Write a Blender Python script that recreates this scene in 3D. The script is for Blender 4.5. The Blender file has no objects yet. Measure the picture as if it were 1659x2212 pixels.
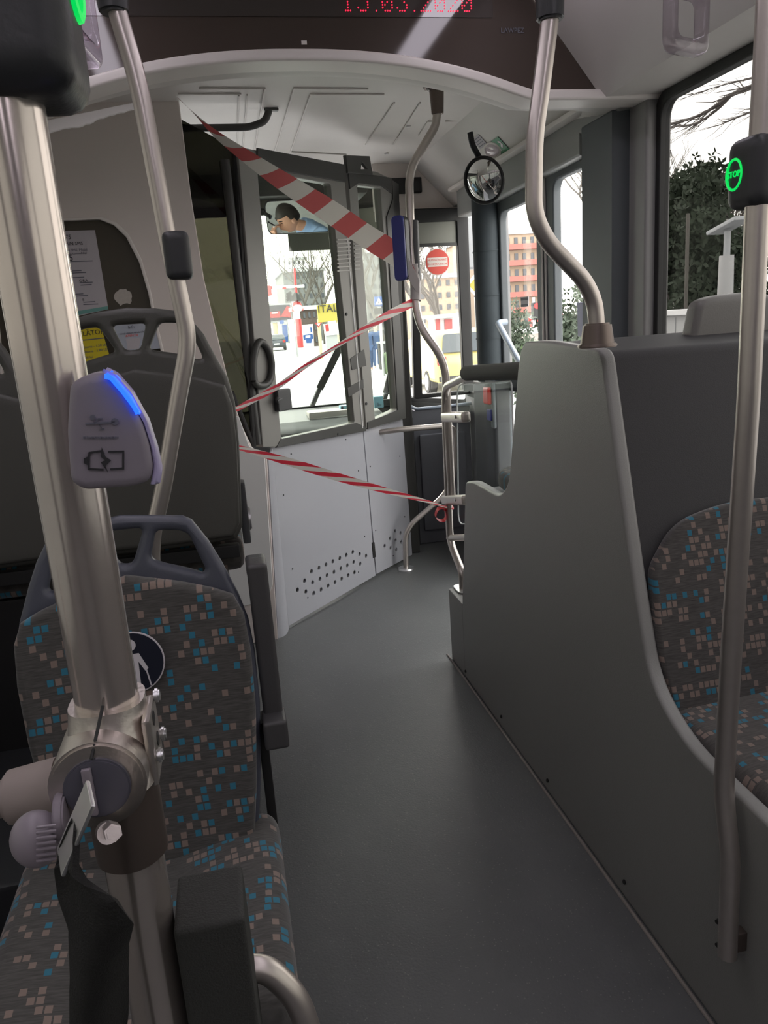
import bpy, bmesh, math, random
from mathutils import Vector, Matrix, Quaternion
from mathutils.bvhtree import BVHTree
random.seed(7)
SC = bpy.context.scene
COL = SC.collection
V3 = Vector
PI = math.pi
# ------------------------------------------------------------------ camera
CAM_H = 1.40
FPX, CX, CY = 1650.0, 829.5, 1106.0
YAW, PIT, ROL = math.radians(10.9706), math.radians(13.833), math.radians(-4.056)
_f = V3((math.sin(YAW)*math.cos(PIT), math.cos(YAW)*math.cos(PIT), -math.sin(PIT)))
_r = V3((math.cos(YAW), -math.sin(YAW), 0))
_u = _r.cross(_f)
CR = math.cos(ROL)*_r + math.sin(ROL)*_u
CU = -math.sin(ROL)*_r + math.cos(ROL)*_u
CF = _f
CAM = V3((0, 0, CAM_H))
cam_d = bpy.data.cameras.new('camera'); cam = bpy.data.objects.new('camera', cam_d); COL.objects.link(cam)
cam.matrix_world = Matrix(((CR.x, CU.x, -CF.x, 0), (CR.y, CU.y, -CF.y, 0), (CR.z, CU.z, -CF.z, CAM_H), (0, 0, 0, 1)))
cam_d.sensor_fit = 'VERTICAL'; cam_d.sensor_height = 36.0
cam_d.lens = 36.0*FPX/2212.0
cam_d.clip_start = 0.02; cam_d.clip_end = 600
SC.camera = cam

# a sight line of the photograph meets a plane of the bus
def ray(x, y): return CR*((x-CX)/FPX) - CU*((y-CY)/FPX) + CF
def ax(x, y, X): d = ray(x, y); return CAM + d*(X/d.x)
def ay(x, y, Y): d = ray(x, y); return CAM + d*(Y/d.y)
def az(x, y, Z): d = ray(x, y); return CAM + d*((Z-CAM_H)/d.z)
def ap(x, y, p0, n): d = ray(x, y); return CAM + d*((p0-CAM).dot(n)/d.dot(n))

# ------------------------------------------------------------------ materials
def _lin(c):
    return tuple(((v/12.92) if v <= 0.04045 else ((v+0.055)/1.055)**2.4) for v in c)
def mat(name, col, rough=0.5, metal=0.0, spec=0.5, noise=0.0, nscale=40.0, bump=0.0, bscale=300.0, coat=0.0, trans=0.0):
    m = bpy.data.materials.new(name); m.use_nodes = True
    nt = m.node_tree; b = nt.nodes['Principled BSDF']
    b.inputs['Base Color'].default_value = (*col, 1)
    b.inputs['Roughness'].default_value = rough
    b.inputs['Metallic'].default_value = metal
    b.inputs['Specular IOR Level'].default_value = spec
    b.inputs['Coat Weight'].default_value = coat
    tc = nt.nodes.new('ShaderNodeTexCoord')
    if noise:
        n = nt.nodes.new('ShaderNodeTexNoise'); n.inputs['Scale'].default_value = nscale; n.inputs['Detail'].default_value = 4
        mx = nt.nodes.new('ShaderNodeMix'); mx.data_type = 'RGBA'
        mx.inputs[6].default_value = (*[c*(1-noise) for c in col], 1); mx.inputs[7].default_value = (*[min(1, c*(1+noise)) for c in col], 1)
        nt.links.new(tc.outputs['Object'], n.inputs['Vector']); nt.links.new(n.outputs['Fac'], mx.inputs[0]); nt.links.new(mx.outputs[2], b.inputs['Base Color'])
    if bump:
        n2 = nt.nodes.new('ShaderNodeTexNoise'); n2.inputs['Scale'].default_value = bscale; n2.inputs['Detail'].default_value = 2
        bp = nt.nodes.new('ShaderNodeBump'); bp.inputs['Strength'].default_value = bump; bp.inputs['Distance'].default_value = 0.002
        nt.links.new(tc.outputs['Object'], n2.inputs['Vector']); nt.links.new(n2.outputs['Fac'], bp.inputs['Height']); nt.links.new(bp.outputs['Normal'], b.inputs['Normal'])
    return m
def emis(name, col, s):
    m = bpy.data.materials.new(name); m.use_nodes = True; b = m.node_tree.nodes['Principled BSDF']
    b.inputs['Base Color'].default_value = (*[c*0.3 for c in col], 1)
    b.inputs['Emission Color'].default_value = (*col, 1); b.inputs['Emission Strength'].default_value = s
    return m
def glassy(name, tint, refl_ior=1.45, rough=0.0, graze=0.8):
    m = bpy.data.materials.new(name); m.use_nodes = True; nt = m.node_tree
    for n in list(nt.nodes): nt.nodes.remove(n)
    o = nt.nodes.new('ShaderNodeOutputMaterial'); t = nt.nodes.new('ShaderNodeBsdfTransparent'); g = nt.nodes.new('ShaderNodeBsdfGlossy')
    t.inputs['Color'].default_value = (*tint, 1); g.inputs['Roughness'].default_value = rough
    lw = nt.nodes.new('ShaderNodeLayerWeight'); lw.inputs['Blend'].default_value = 0.5
    r0 = ((refl_ior-1)/(refl_ior+1))**2*0.7
    p5 = math_node(nt, 'POWER', lw.outputs['Facing'], 5.0)
    fac = math_node(nt, 'MULTIPLY_ADD', p5, graze, r0)
    mx = nt.nodes.new('ShaderNodeMixShader')
    nt.links.new(fac, mx.inputs[0]); nt.links.new(t.outputs[0], mx.inputs[1]); nt.links.new(g.outputs[0], mx.inputs[2]); nt.links.new(mx.outputs[0], o.inputs['Surface'])
    return m
def math_node(nt, op, a, b=None, c=None):
    n = nt.nodes.new('ShaderNodeMath'); n.operation = op
    for i, v in enumerate((a, b, c)):
        if v is None: continue
        if isinstance(v, (int, float)): n.inputs[i].default_value = v
        else: nt.links.new(v, n.inputs[i])
    return n.outputs[0]
def fabric(name, ax1, ax2, seed, base=(0.075, 0.072, 0.068), k=1.0, rot=0.0, blue=0.56):
    """woven moquette: dark grey with rows of small beige and blue squares"""
    m = bpy.data.materials.new(name); m.use_nodes = True; nt = m.node_tree; b = nt.nodes['Principled BSDF']
    b.inputs['Roughness'].default_value = 0.95; b.inputs['Specular IOR Level'].default_value = 0.15
    b.inputs['Sheen Weight'].default_value = 0.25
    tc = nt.nodes.new('ShaderNodeTexCoord'); mp = nt.nodes.new('ShaderNodeMapping'); mp.inputs['Rotation'].default_value = (0, rot, 0)
    nt.links.new(tc.outputs['Object'], mp.inputs['Vector'])
    sx = nt.nodes.new('ShaderNodeSeparateXYZ'); nt.links.new(mp.outputs[0], sx.inputs[0])
    u = math_node(nt, 'MULTIPLY', sx.outputs[ax1], 78.0); v = math_node(nt, 'MULTIPLY', sx.outputs[ax2], 64.0)
    iv = math_node(nt, 'FLOOR', v)
    off = math_node(nt, 'MULTIPLY', math_node(nt, 'SINE', math_node(nt, 'MULTIPLY', iv, 12.9)), 0.4)
    u2 = math_node(nt, 'ADD', u, off)
    iu = math_node(nt, 'FLOOR', u2)
    fu = math_node(nt, 'SUBTRACT', u2, iu); fv = math_node(nt, 'SUBTRACT', v, iv)
    cb = nt.nodes.new('ShaderNodeCombineXYZ'); nt.links.new(iu, cb.inputs[0]); nt.links.new(iv, cb.inputs[1]); cb.inputs[2].default_value = seed
    wn = nt.nodes.new('ShaderNodeTexWhiteNoise'); nt.links.new(cb.outputs[0], wn.inputs['Vector'])
    ns = nt.nodes.new('ShaderNodeTexNoise'); ns.inputs['Scale'].default_value = 0.42; ns.inputs['Detail'].default_value = 0
    nt.links.new(cb.outputs[0], ns.inputs['Vector'])
    r = math_node(nt, 'ADD', wn.outputs['Value'], math_node(nt, 'MULTIPLY', math_node(nt, 'SUBTRACT', ns.outputs['Fac'], 0.5), 1.1))
    inside = math_node(nt, 'MULTIPLY', math_node(nt, 'LESS_THAN', math_node(nt, 'ABSOLUTE', math_node(nt, 'SUBTRACT', fu, 0.5)), 0.40),
                       math_node(nt, 'LESS_THAN', math_node(nt, 'ABSOLUTE', math_node(nt, 'SUBTRACT', fv, 0.5)), 0.38))
    is_on = math_node(nt, 'MULTIPLY', math_node(nt, 'GREATER_THAN', r, 0.655), inside)
    sep = nt.nodes.new('ShaderNodeSeparateColor'); nt.links.new(wn.outputs['Color'], sep.inputs[0])
    is_blue = math_node(nt, 'GREATER_THAN', sep.outputs[1], blue)
    mx1 = nt.nodes.new('ShaderNodeMix'); mx1.data_type = 'RGBA'; mx1.inputs[6].default_value = (0.23*k, 0.175*k, 0.15*k, 1); mx1.inputs[7].default_value = (0.035*k, 0.17*k, 0.25*k, 1)
    nt.links.new(is_blue, mx1.inputs[0])
    # weave lines
    wv = nt.nodes.new('ShaderNodeTexNoise'); wv.inputs['Scale'].default_value = 1.0; wv.inputs['Detail'].default_value = 3
    mp2 = nt.nodes.new('ShaderNodeMapping'); sc = [40, 40, 40]; sc[ax2] = 420; mp2.inputs['Scale'].default_value = sc
    nt.links.new(mp.outputs[0], mp2.inputs['Vector']); nt.links.new(mp2.outputs[0], wv.inputs['Vector'])
    mx0 = nt.nodes.new('ShaderNodeMix'); mx0.data_type = 'RGBA'; mx0.inputs[6].default_value = (*[c*0.35 for c in base], 1); mx0.inputs[7].default_value = (*[c*1.7 for c in base], 1)
    nt.links.new(wv.outputs['Fac'], mx0.inputs[0])
    mx2 = nt.nodes.new('ShaderNodeMix'); mx2.data_type = 'RGBA'
    nt.links.new(is_on, mx2.inputs[0]); nt.links.new(mx0.outputs[2], mx2.inputs[6]); nt.links.new(mx1.outputs[2], mx2.inputs[7])
    nt.links.new(mx2.outputs[2], b.inputs['Base Color'])
    bp = nt.nodes.new('ShaderNodeBump'); bp.inputs['Strength'].default_value = 0.25; bp.inputs['Distance'].default_value = 0.001
    nt.links.new(wv.outputs['Fac'], bp.inputs['Height']); nt.links.new(bp.outputs['Normal'], b.inputs['Normal'])
    return m
def tape_mat(name, period, slant, white=(0.88, 0.83, 0.79), red=(0.86, 0.045, 0.085)):
    m = bpy.data.materials.new(name); m.use_nodes = True; nt = m.node_tree
    b = nt.nodes['Principled BSDF']; b.inputs['Roughness'].default_value = 0.35
    uv = nt.nodes.new('ShaderNodeUVMap'); s = nt.nodes.new('ShaderNodeSeparateXYZ'); nt.links.new(uv.outputs[0], s.inputs[0])
    t = math_node(nt, 'ADD', math_node(nt, 'MULTIPLY', s.outputs[0], 1.0/period), math_node(nt, 'MULTIPLY', s.outputs[1], slant))
    fr = math_node(nt, 'FRACT', t)
    on = math_node(nt, 'LESS_THAN', fr, 0.5)
    mx = nt.nodes.new('ShaderNodeMix'); mx.data_type = 'RGBA'; mx.inputs[6].default_value = (*white, 1); mx.inputs[7].default_value = (*red, 1)
    nt.links.new(on, mx.inputs[0]); nt.links.new(mx.outputs[2], b.inputs['Base Color'])
    tr = nt.nodes.new('ShaderNodeBsdfTranslucent'); nt.links.new(mx.outputs[2], tr.inputs['Color'])
    ms = nt.nodes.new('ShaderNodeMixShader'); ms.inputs[0].default_value = 0.55
    nt.links.new(b.outputs[0], ms.inputs[1]); nt.links.new(tr.outputs[0], ms.inputs[2])
    nt.links.new(ms.outputs[0], nt.nodes['Material Output'].inputs['Surface'])
    return m
def floor_mat():
    m = bpy.data.materials.new('grey_safety_vinyl'); m.use_nodes = True; nt = m.node_tree; b = nt.nodes['Principled BSDF']
    tc = nt.nodes.new('ShaderNodeTexCoord')
    n = nt.nodes.new('ShaderNodeTexNoise'); n.inputs['Scale'].default_value = 3.5; n.inputs['Detail'].default_value = 6; n.inputs['Roughness'].default_value = 0.65
    v = nt.nodes.new('ShaderNodeTexVoronoi'); v.inputs['Scale'].default_value = 120
    n2 = nt.nodes.new('ShaderNodeTexNoise'); n2.inputs['Scale'].default_value = 170; n2.inputs['Detail'].default_value = 2
    for q in (n, v, n2): nt.links.new(tc.outputs['Object'], q.inputs['Vector'])
    mx = nt.nodes.new('ShaderNodeMix'); mx.data_type = 'RGBA'; mx.inputs[6].default_value = (0.078, 0.082, 0.085, 1); mx.inputs[7].default_value = (0.145, 0.148, 0.147, 1)
    nt.links.new(n.outputs['Fac'], mx.inputs[0])
    spk = math_node(nt, 'MULTIPLY', math_node(nt, 'LESS_THAN', v.outputs['Distance'], math_node(nt, 'MULTIPLY', n2.outputs['Fac'], 0.42)), math_node(nt, 'GREATER_THAN', v.outputs['Color'], 0.62))
    mx2 = nt.nodes.new('ShaderNodeMix'); mx2.data_type = 'RGBA'; mx2.inputs[7].default_value = (0.175, 0.175, 0.17, 1)
    nt.links.new(spk, mx2.inputs[0]); nt.links.new(mx.outputs[2], mx2.inputs[6]); nt.links.new(mx2.outputs[2], b.inputs['Base Color'])
    rr = nt.nodes.new('ShaderNodeMapRange'); rr.inputs['To Min'].default_value = 0.30; rr.inputs['To Max'].default_value = 0.50
    nt.links.new(n.outputs['Fac'], rr.inputs['Value']); nt.links.new(rr.outputs[0], b.inputs['Roughness'])
    bp = nt.nodes.new('ShaderNodeBump'); bp.inputs['Strength'].default_value = 0.6; bp.inputs['Distance'].default_value = 0.0012
    nt.links.new(n2.outputs['Fac'], bp.inputs['Height']); nt.links.new(bp.outputs['Normal'], b.inputs['Normal'])
    return m
M = {}
M['floor'] = floor_mat()
M['ceil'] = mat('ceiling_grey', (0.60, 0.57, 0.545), 0.55, noise=0.03, nscale=8)
M['rim'] = mat('rim_grey', (0.74, 0.695, 0.66), 0.45)
M['part'] = mat('partition_grey', (0.70, 0.635, 0.595), 0.5, noise=0.03, nscale=5)
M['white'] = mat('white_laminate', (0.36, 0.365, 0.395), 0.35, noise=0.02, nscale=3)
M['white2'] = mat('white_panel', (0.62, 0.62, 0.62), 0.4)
M['wall'] = mat('wall_grey', (0.21, 0.205, 0.205), 0.5)
M['dark'] = mat('dark_plastic', (0.030, 0.032, 0.034), 0.42, bump=0.1)
M['dark2'] = mat('charcoal_plastic', (0.055, 0.057, 0.060), 0.45, bump=0.12)
M['slate'] = mat('slate_blue_grey', (0.075, 0.085, 0.092), 0.6, bump=0.08)
M['shell'] = mat('seat_shell_grey', (0.215, 0.212, 0.203), 0.42, bump=0.25, bscale=420)
M['backshell'] = mat('seat_back_grey', (0.058, 0.057, 0.050), 0.42, bump=0.12, bscale=500)
M['handle'] = mat('seat_handle_blue_grey', (0.070, 0.075, 0.098), 0.4, bump=0.1, bscale=500)
M['arm'] = mat('armrest_grey', (0.058, 0.056, 0.058), 0.5, bump=0.15)
M['column'] = mat('door_column_grey', (0.046, 0.057, 0.064), 0.7, spec=0.3, bump=0.08)
M['black'] = mat('black_rubber', (0.012, 0.012, 0.012), 0.6)
M['frame'] = mat('cab_frame_brown_grey', (0.20, 0.195, 0.18), 0.5, noise=0.05, nscale=6)
M['frame_dark'] = mat('cab_frame_dark', (0.045, 0.045, 0.042), 0.5)
M['steel'] = mat('brushed_steel', (0.54, 0.495, 0.46), 0.34, 0.86, noise=0.06, nscale=60)
M['steel_near'] = mat('polished_steel', (0.66, 0.595, 0.55), 0.19, 0.86, noise=0.05, nscale=60)
M['reflected_slats'] = mat('reflected_slat_grey', (0.33, 0.32, 0.30), 0.6)
M['headrest'] = mat('headrest_grey', (0.125, 0.12, 0.112), 0.45, bump=0.2, bscale=420)
M['steel2'] = mat('cast_metal', (0.62, 0.57, 0.53), 0.36, 1.0, bump=0.1)
M['steel_dark'] = mat('dark_steel', (0.16, 0.13, 0.115), 0.4, 0.8)
M['alu'] = mat('aluminium', (0.66, 0.66, 0.66), 0.35, 1.0)
M['glossy'] = mat('smoked_black_glass', (0.060, 0.045, 0.038), 0.08, spec=0.6)
M['lamp'] = emis('lamp_diffuser', (0.97, 0.89, 1.0), 6.4)
M['led'] = emis('led_red', (1.0, 0.012, 0.05), 2.4)
M['green'] = emis('green_led', (0.0, 0.9, 0.13), 0.75)
M['blue'] = emis('blue_led', (0.012, 0.085, 1.0), 2.6)
M['usb'] = mat('usb_box_grey', (0.23, 0.205, 0.24), 0.45, bump=0.05)
M['foamstrip'] = mat('pale_foam_strip', (0.85, 0.82, 0.80), 0.8)
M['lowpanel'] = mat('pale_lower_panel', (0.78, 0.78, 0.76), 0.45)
M['usb_edge'] = mat('translucent_lavender', (0.42, 0.38, 0.58), 0.35)
M['ink'] = mat('dark_ink', (0.02, 0.02, 0.024), 0.6)
M['greyink'] = mat('grey_ink', (0.13, 0.13, 0.16), 0.7)
M['paper'] = mat('white_paper', (0.50, 0.47, 0.50), 0.8)
M['paper_blue'] = mat('bluish_paper', (0.42, 0.45, 0.52), 0.8)
M['paper_yellow'] = mat('yellow_paper', (0.62, 0.50, 0.015), 0.7)
M['brown'] = mat('brown_panel', (0.060, 0.050, 0.032), 0.5)
M['torn'] = mat('torn_sticker', (0.50, 0.46, 0.42), 0.8, noise=0.15, nscale=80)
M['teal'] = mat('teal_print', (0.16, 0.36, 0.33), 0.7)
M['navy'] = mat('navy_vinyl', (0.008, 0.010, 0.022), 0.35)
M['stickerwhite'] = mat('white_vinyl', (0.58, 0.55, 0.58), 0.4)
M['red'] = mat('red_print', (0.72, 0.10, 0.075), 0.5)
M['cream'] = mat('cream_print', (0.78, 0.72, 0.66), 0.5)
M['bluep'] = mat('blue_plastic', (0.035, 0.045, 0.23), 0.4)
M['redbtn'] = mat('red_button', (0.6, 0.03, 0.02), 0.4)
M['glass'] = glassy('window_glass', (0.965, 0.96, 0.945))
M['sideglass'] = glassy('side_window_glass', (0.46, 0.455, 0.445), 1.06, 0.0, 0.10)
M['doorglass'] = glassy('door_glass', (0.965, 0.96, 0.945), 1.2, 0.0, 0.15)
M['panel_grey'] = mat('front_panel_grey', (0.16, 0.165, 0.185), 0.45, bump=0.08)
M['header'] = mat('door_header_grey', (0.27, 0.275, 0.265), 0.5)
M['cabglass'] = glassy('cab_glass', (0.86, 0.90, 0.85))
M['tint'] = glassy('tinted_glass', (0.34, 0.34, 0.33))
M['leftglass'] = glassy('dark_side_glass', (0.26, 0.26, 0.25))
M['tintdark'] = glassy('dark_tinted_glass', (0.105, 0.105, 0.082))
M['acryl'] = glassy('clear_acrylic', (0.93, 0.95, 0.95), 1.12, 0.0, 0.12)
M['acryl_edge'] = mat('acrylic_edge', (0.90, 0.93, 0.93), 0.2)
M['strap'] = glassy('strap_plastic', (0.80, 0.76, 0.80), 1.8, 0.12)
M['mirror'] = mat('mirror_silver', (0.86, 0.88, 0.86), 0.02, 1.0)
M['belt'] = mat('black_webbing', (0.006, 0.006, 0.005), 0.85, bump=0.4, bscale=900)
M['foam'] = mat('black_foam', (0.026, 0.027, 0.024), 0.8, bump=0.4, bscale=700)
M['knob'] = mat('lavender_grey_plastic', (0.24, 0.21, 0.24), 0.4)
M['cap'] = mat('slate_end_cap', (0.085, 0.083, 0.105), 0.4)
M['beige'] = mat('beige_sleeve', (0.28, 0.235, 0.215), 0.5)
M['seam'] = mat('floor_sealant', (0.24, 0.215, 0.20), 0.6, noise=0.2, nscale=60)
M['greensign'] = mat('green_sign', (0.02, 0.22, 0.09), 0.5)
M['tape1'] = tape_mat('barrier_tape_wide', 0.158, 0.55, (0.50, 0.47, 0.44), (0.40, 0.085, 0.085))  # red and white dulled, haze over this tape put into its colours
M['tape2'] = tape_mat('barrier_tape_twisted', 0.19, 1.1)
M['skin'] = mat('skin', (0.52, 0.27, 0.18), 0.5)
M['hair'] = mat('dark_hair', (0.018, 0.013, 0.010), 0.6)
M['shirt'] = mat('light_blue_shirt', (0.30, 0.44, 0.68), 0.8, noise=0.06, nscale=30)
M['trouser'] = mat('blue_trousers', (0.08, 0.16, 0.26), 0.85)
M['silver_pl'] = mat('silver_plastic', (0.30, 0.35, 0.42), 0.4)
M['liteblue'] = mat('light_blue_print', (0.25, 0.50, 0.62), 0.5)
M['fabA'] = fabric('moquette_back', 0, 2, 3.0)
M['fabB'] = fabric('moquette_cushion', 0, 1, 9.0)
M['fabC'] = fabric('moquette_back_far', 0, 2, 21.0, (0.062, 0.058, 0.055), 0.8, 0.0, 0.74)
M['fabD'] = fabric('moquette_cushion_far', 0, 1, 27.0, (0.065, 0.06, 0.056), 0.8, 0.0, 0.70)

# ------------------------------------------------------------------ mesh builder
WLOC = {}
class MB:
    def __init__(s): s.bm = bmesh.new(); s.wn = False
    def merge(s, b2, mtx=None):
        if mtx is not None: bmesh.ops.transform(b2, matrix=mtx, verts=b2.verts)
        me = bpy.data.meshes.new('t'); b2.to_mesh(me); b2.free(); s.bm.from_mesh(me); bpy.data.meshes.remove(me); return s
    def box(s, c, size, rot=None, bevel=0.0, seg=2):
        b = bmesh.new(); bmesh.ops.create_cube(b, size=1.0)
        for v in b.verts: v.co = V3((v.co.x*size[0], v.co.y*size[1], v.co.z*size[2]))
        s.wn = s.wn or bevel > 0
        if bevel: bmesh.ops.bevel(b, geom=list(b.edges), offset=bevel, segments=seg, profile=0.6, affect='EDGES', clamp_overlap=True)
        m = Matrix.Translation(V3(c))
        if rot is not None: m = m @ rot.to_4x4()
        return s.merge(b, m)
    def obox(s, c, size, x, y, bevel=0.0, seg=2):
        x = x.normalized(); y = (y - x*y.dot(x)).normalized(); z = x.cross(y)
        return s.box(c, size, Matrix((x, y, z)).transposed(), bevel, seg)
    def cyl(s, p0, p1, r0, r1=None, n=20, bevel=0.0):
        r1 = r0 if r1 is None else r1
        p0, p1 = V3(p0), V3(p1); d = p1-p0; L = d.length
        b = bmesh.new(); bmesh.ops.create_cone(b, cap_ends=True, segments=n, radius1=r0, radius2=r1, depth=L)
        if bevel:
            es = [e for e in b.edges if abs(e.verts[0].co.z - e.verts[1].co.z) < 1e-6]
            bmesh.ops.bevel(b, geom=es, offset=bevel, segments=2, affect='EDGES', clamp_overlap=True)
        return s.merge(b, Matrix.Translation((p0+p1)/2) @ d.to_track_quat('Z', 'Y').to_matrix().to_4x4())
    def ball(s, c, r, n=20, rot=None):
        b = bmesh.new(); bmesh.ops.create_uvsphere(b, u_segments=n, v_segments=max(6, n//2), radius=1.0)
        r = V3((r, r, r)) if isinstance(r, (int, float)) else V3(r)
        for v in b.verts: v.co = V3((v.co.x*r.x, v.co.y*r.y, v.co.z*r.z))
        m = Matrix.Translation(V3(c))
        if rot is not None: m = m @ rot.to_4x4()
        return s.merge(b, m)
    def tube(s, pts, r, n=16, fillet=0.0, seg=6, caps=True):
        pts = [V3(p) for p in pts]; path = [pts[0]]
        for i in range(1, len(pts)-1):
            a, b, c = pts[i-1], pts[i], pts[i+1]
            f = fillet[i] if isinstance(fillet, (list, tuple)) else fillet
            f = min(f, (a-b).length*0.48, (c-b).length*0.48)
            if f < 1e-4: path.append(b); continue
            q0 = b+(a-b).normalized()*f; q1 = b+(c-b).normalized()*f
            for k in range(seg+1):
                t = k/seg; path.append(q0*(1-t)**2 + b*2*t*(1-t) + q1*t*t)
        path.append(pts[-1])
        return s.sweep(path, [r]*len(path) if isinstance(r, (int, float)) else r, n, caps)
    def sweep(s, path, rad, n=16, caps=True):
        bm = s.bm; rings = []
        T = []
        for i in range(len(path)):
            a = path[max(i-1, 0)]; b = path[min(i+1, len(path)-1)]; T.append((b-a).normalized())
        ref = V3((0, 0, 1)) if abs(T[0].z) < 0.9 else V3((1, 0, 0))
        N = (ref - T[0]*ref.dot(T[0])).normalized()
        for i, p in enumerate(path):
            if i: N = (N - T[i]*N.dot(T[i])).normalized()
            B = T[i].cross(N); rr = rad[i]
            rings.append([bm.verts.new(p + (N*math.cos(2*PI*k/n)+B*math.sin(2*PI*k/n))*rr) for k in range(n)])
        for a, b in zip(rings, rings[1:]):
            for k in range(n): bm.faces.new((a[k], a[(k+1) % n], b[(k+1) % n], b[k]))
        if caps: bm.faces.new(rings[0][::-1]); bm.faces.new(rings[-1])
        return s
    def plate(s, outlines, O, u, v, th, bevel=0.0):
        """flat board with rounded edge: first outline outside, further ones are openings"""
        n = u.cross(v).normalized(); s.wn = True
        cu = bpy.data.curves.new('c', 'CURVE'); cu.dimensions = '2D'; cu.fill_mode = 'BOTH'
        cu.extrude = max(th/2-bevel, 0.0); cu.bevel_depth = bevel; cu.bevel_resolution = 2; cu.offset = -bevel
        for ol in outlines:
            sp = cu.splines.new('POLY'); sp.points.add(len(ol)-1); sp.use_cyclic_u = True
            for p, q in zip(sp.points, ol): p.co = (q[0], q[1], 0, 1)
        ob = bpy.data.objects.new('c', cu); COL.objects.link(ob)
        dg = bpy.context.evaluated_depsgraph_get(); dg.update()
        me = bpy.data.meshes.new_from_object(ob.evaluated_get(dg))
        bpy.data.objects.remove(ob); bpy.data.curves.remove(cu)
        b = bmesh.new(); b.from_mesh(me); bpy.data.meshes.remove(me)
        bmesh.ops.remove_doubles(b, verts=b.verts, dist=1e-5)
        bmesh.ops.recalc_face_normals(b, faces=b.faces)
        m = Matrix(((u.x, v.x, n.x, O.x), (u.y, v.y, n.y, O.y), (u.z, v.z, n.z, O.z), (0, 0, 0, 1)))
        return s.merge(b, m)
    def text(s, body, size, O, u, v, th=0.0004, align='CENTER'):
        n = u.cross(v).normalized()
        cu = bpy.data.curves.new('f', 'FONT'); cu.body = body; cu.size = size; cu.extrude = th; cu.align_x = align; cu.align_y = 'CENTER'; cu.resolution_u = 2
        ob = bpy.data.objects.new('f', cu); COL.objects.link(ob)
        dg = bpy.context.evaluated_depsgraph_get(); dg.update()
        me = bpy.data.meshes.new_from_object(ob.evaluated_get(dg))
        bpy.data.objects.remove(ob); bpy.data.curves.remove(cu)
        b = bmesh.new(); b.from_mesh(me); bpy.data.meshes.remove(me)
        m = Matrix(((u.x, v.x, n.x, O.x), (u.y, v.y, n.y, O.y), (u.z, v.z, n.z, O.z), (0, 0, 0, 1)))
        return s.merge(b, m)
    def grid(s, fn, nu, nv, closed_u=False):
        bm = s.bm; P = [[bm.verts.new(fn(i/(nu), j/nv)) for j in range(nv+1)] for i in range(nu if closed_u else nu+1)]
        for i in range(nu):
            i2 = (i+1) % nu if closed_u else i+1
            for j in range(nv): bm.faces.new((P[i][j], P[i2][j], P[i2][j+1], P[i][j+1]))
        return s
    def solid(s, th):
        bmesh.ops.recalc_face_normals(s.bm, faces=s.bm.faces)
        bmesh.ops.solidify(s.bm, geom=list(s.bm.faces), thickness=th); return s
    def slice_x(s, xs, axis=0):
        for x in xs:
            co = [0, 0, 0]; co[axis] = x; no = [0, 0, 0]; no[axis] = 1
            bmesh.ops.bisect_plane(s.bm, geom=list(s.bm.verts)+list(s.bm.edges)+list(s.bm.faces), plane_co=co, plane_no=no)
        return s
    def warp(s, fn):
        for v in s.bm.verts: v.co = V3(fn(v.co))
        return s
    def build(s, name, m, parent=None, origin=None, smooth=0.7, recalc=True):
        bm = s.bm
        if recalc: bmesh.ops.recalc_face_normals(bm, faces=bm.faces)
        if parent is not None: o = WLOC[parent.name]
        elif origin is not None: o = V3(origin)
        else:
            xs = [v.co.x for v in bm.verts]; ys = [v.co.y for v in bm.verts]; zs = [v.co.z for v in bm.verts]
            o = V3(((min(xs)+max(xs))/2, (min(ys)+max(ys))/2, min(zs)))
        for v in bm.verts: v.co -= o
        me = bpy.data.meshes.new(name); bm.to_mesh(me); bm.free()
        me.materials.append(M[m] if isinstance(m, str) else m)
        me.shade_smooth(); me.set_sharp_from_angle(angle=smooth)
        ob = bpy.data.objects.new(name, me); COL.objects.link(ob)
        if s.wn:
            md = ob.modifiers.new('normals', 'WEIGHTED_NORMAL'); md.keep_sharp = True; md.weight = 80
        if parent is not None: ob.parent = parent
        else: ob.location = o
        WLOC[ob.name] = o.copy()
        return ob
def tag(o, label, cat, group=None):
    o['label'] = label; o['category'] = cat
    if group: o['group'] = group
    return o
def thing(name, label, cat, loc, group=None):
    o = bpy.data.objects.new(name, None); COL.objects.link(o); o.location = V3(loc); o.empty_display_size = 0.05
    WLOC[o.name] = V3(loc)
    return tag(o, label, cat, group)
def struct(o): o['kind'] = 'structure'; return o
def lab(o, t): o['label'] = t; return o
def dup(o, parent=None):
    c = o.copy(); COL.objects.link(c)
    if parent is not None: c.parent = parent
    for ch in [k for k in o.children]: dup(ch, c)
    return c
X, Y, Z = V3((1, 0, 0)), V3((0, 1, 0)), V3((0, 0, 1))
def rrect(x0, y0, x1, y1, r, n=5):
    out = []
    for cx, cy, a in ((x1-r, y1-r, 0), (x0+r, y1-r, 90), (x0+r, y0+r, 180), (x1-r, y0+r, 270)):
        for k in range(n+1):
            t = math.radians(a+90*k/n); out.append((cx+r*math.cos(t), cy+r*math.sin(t)))
    return out
def rpoly(pts, r, n=5):
    out = []; N = len(pts)
    for i in range(N):
        a, b, c = V3((*pts[i-1][:2], 0)), V3((*pts[i][:2], 0)), V3((*pts[(i+1) % N][:2], 0))
        rr = pts[i][2] if len(pts[i]) > 2 else r
        f = min(rr, (a-b).length*0.45, (c-b).length*0.45)
        if f < 1e-5: out.append((b.x, b.y)); continue
        q0 = b+(a-b).normalized()*f; q1 = b+(c-b).normalized()*f
        for k in range(n+1):
            t = k/n; p = q0*(1-t)**2+b*2*t*(1-t)+q1*t*t; out.append((p.x, p.y))
    return out
def circle(cx, cy, r, n=24): return [(cx+r*math.cos(2*PI*k/n), cy+r*math.sin(2*PI*k/n)) for k in range(n)]
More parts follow.
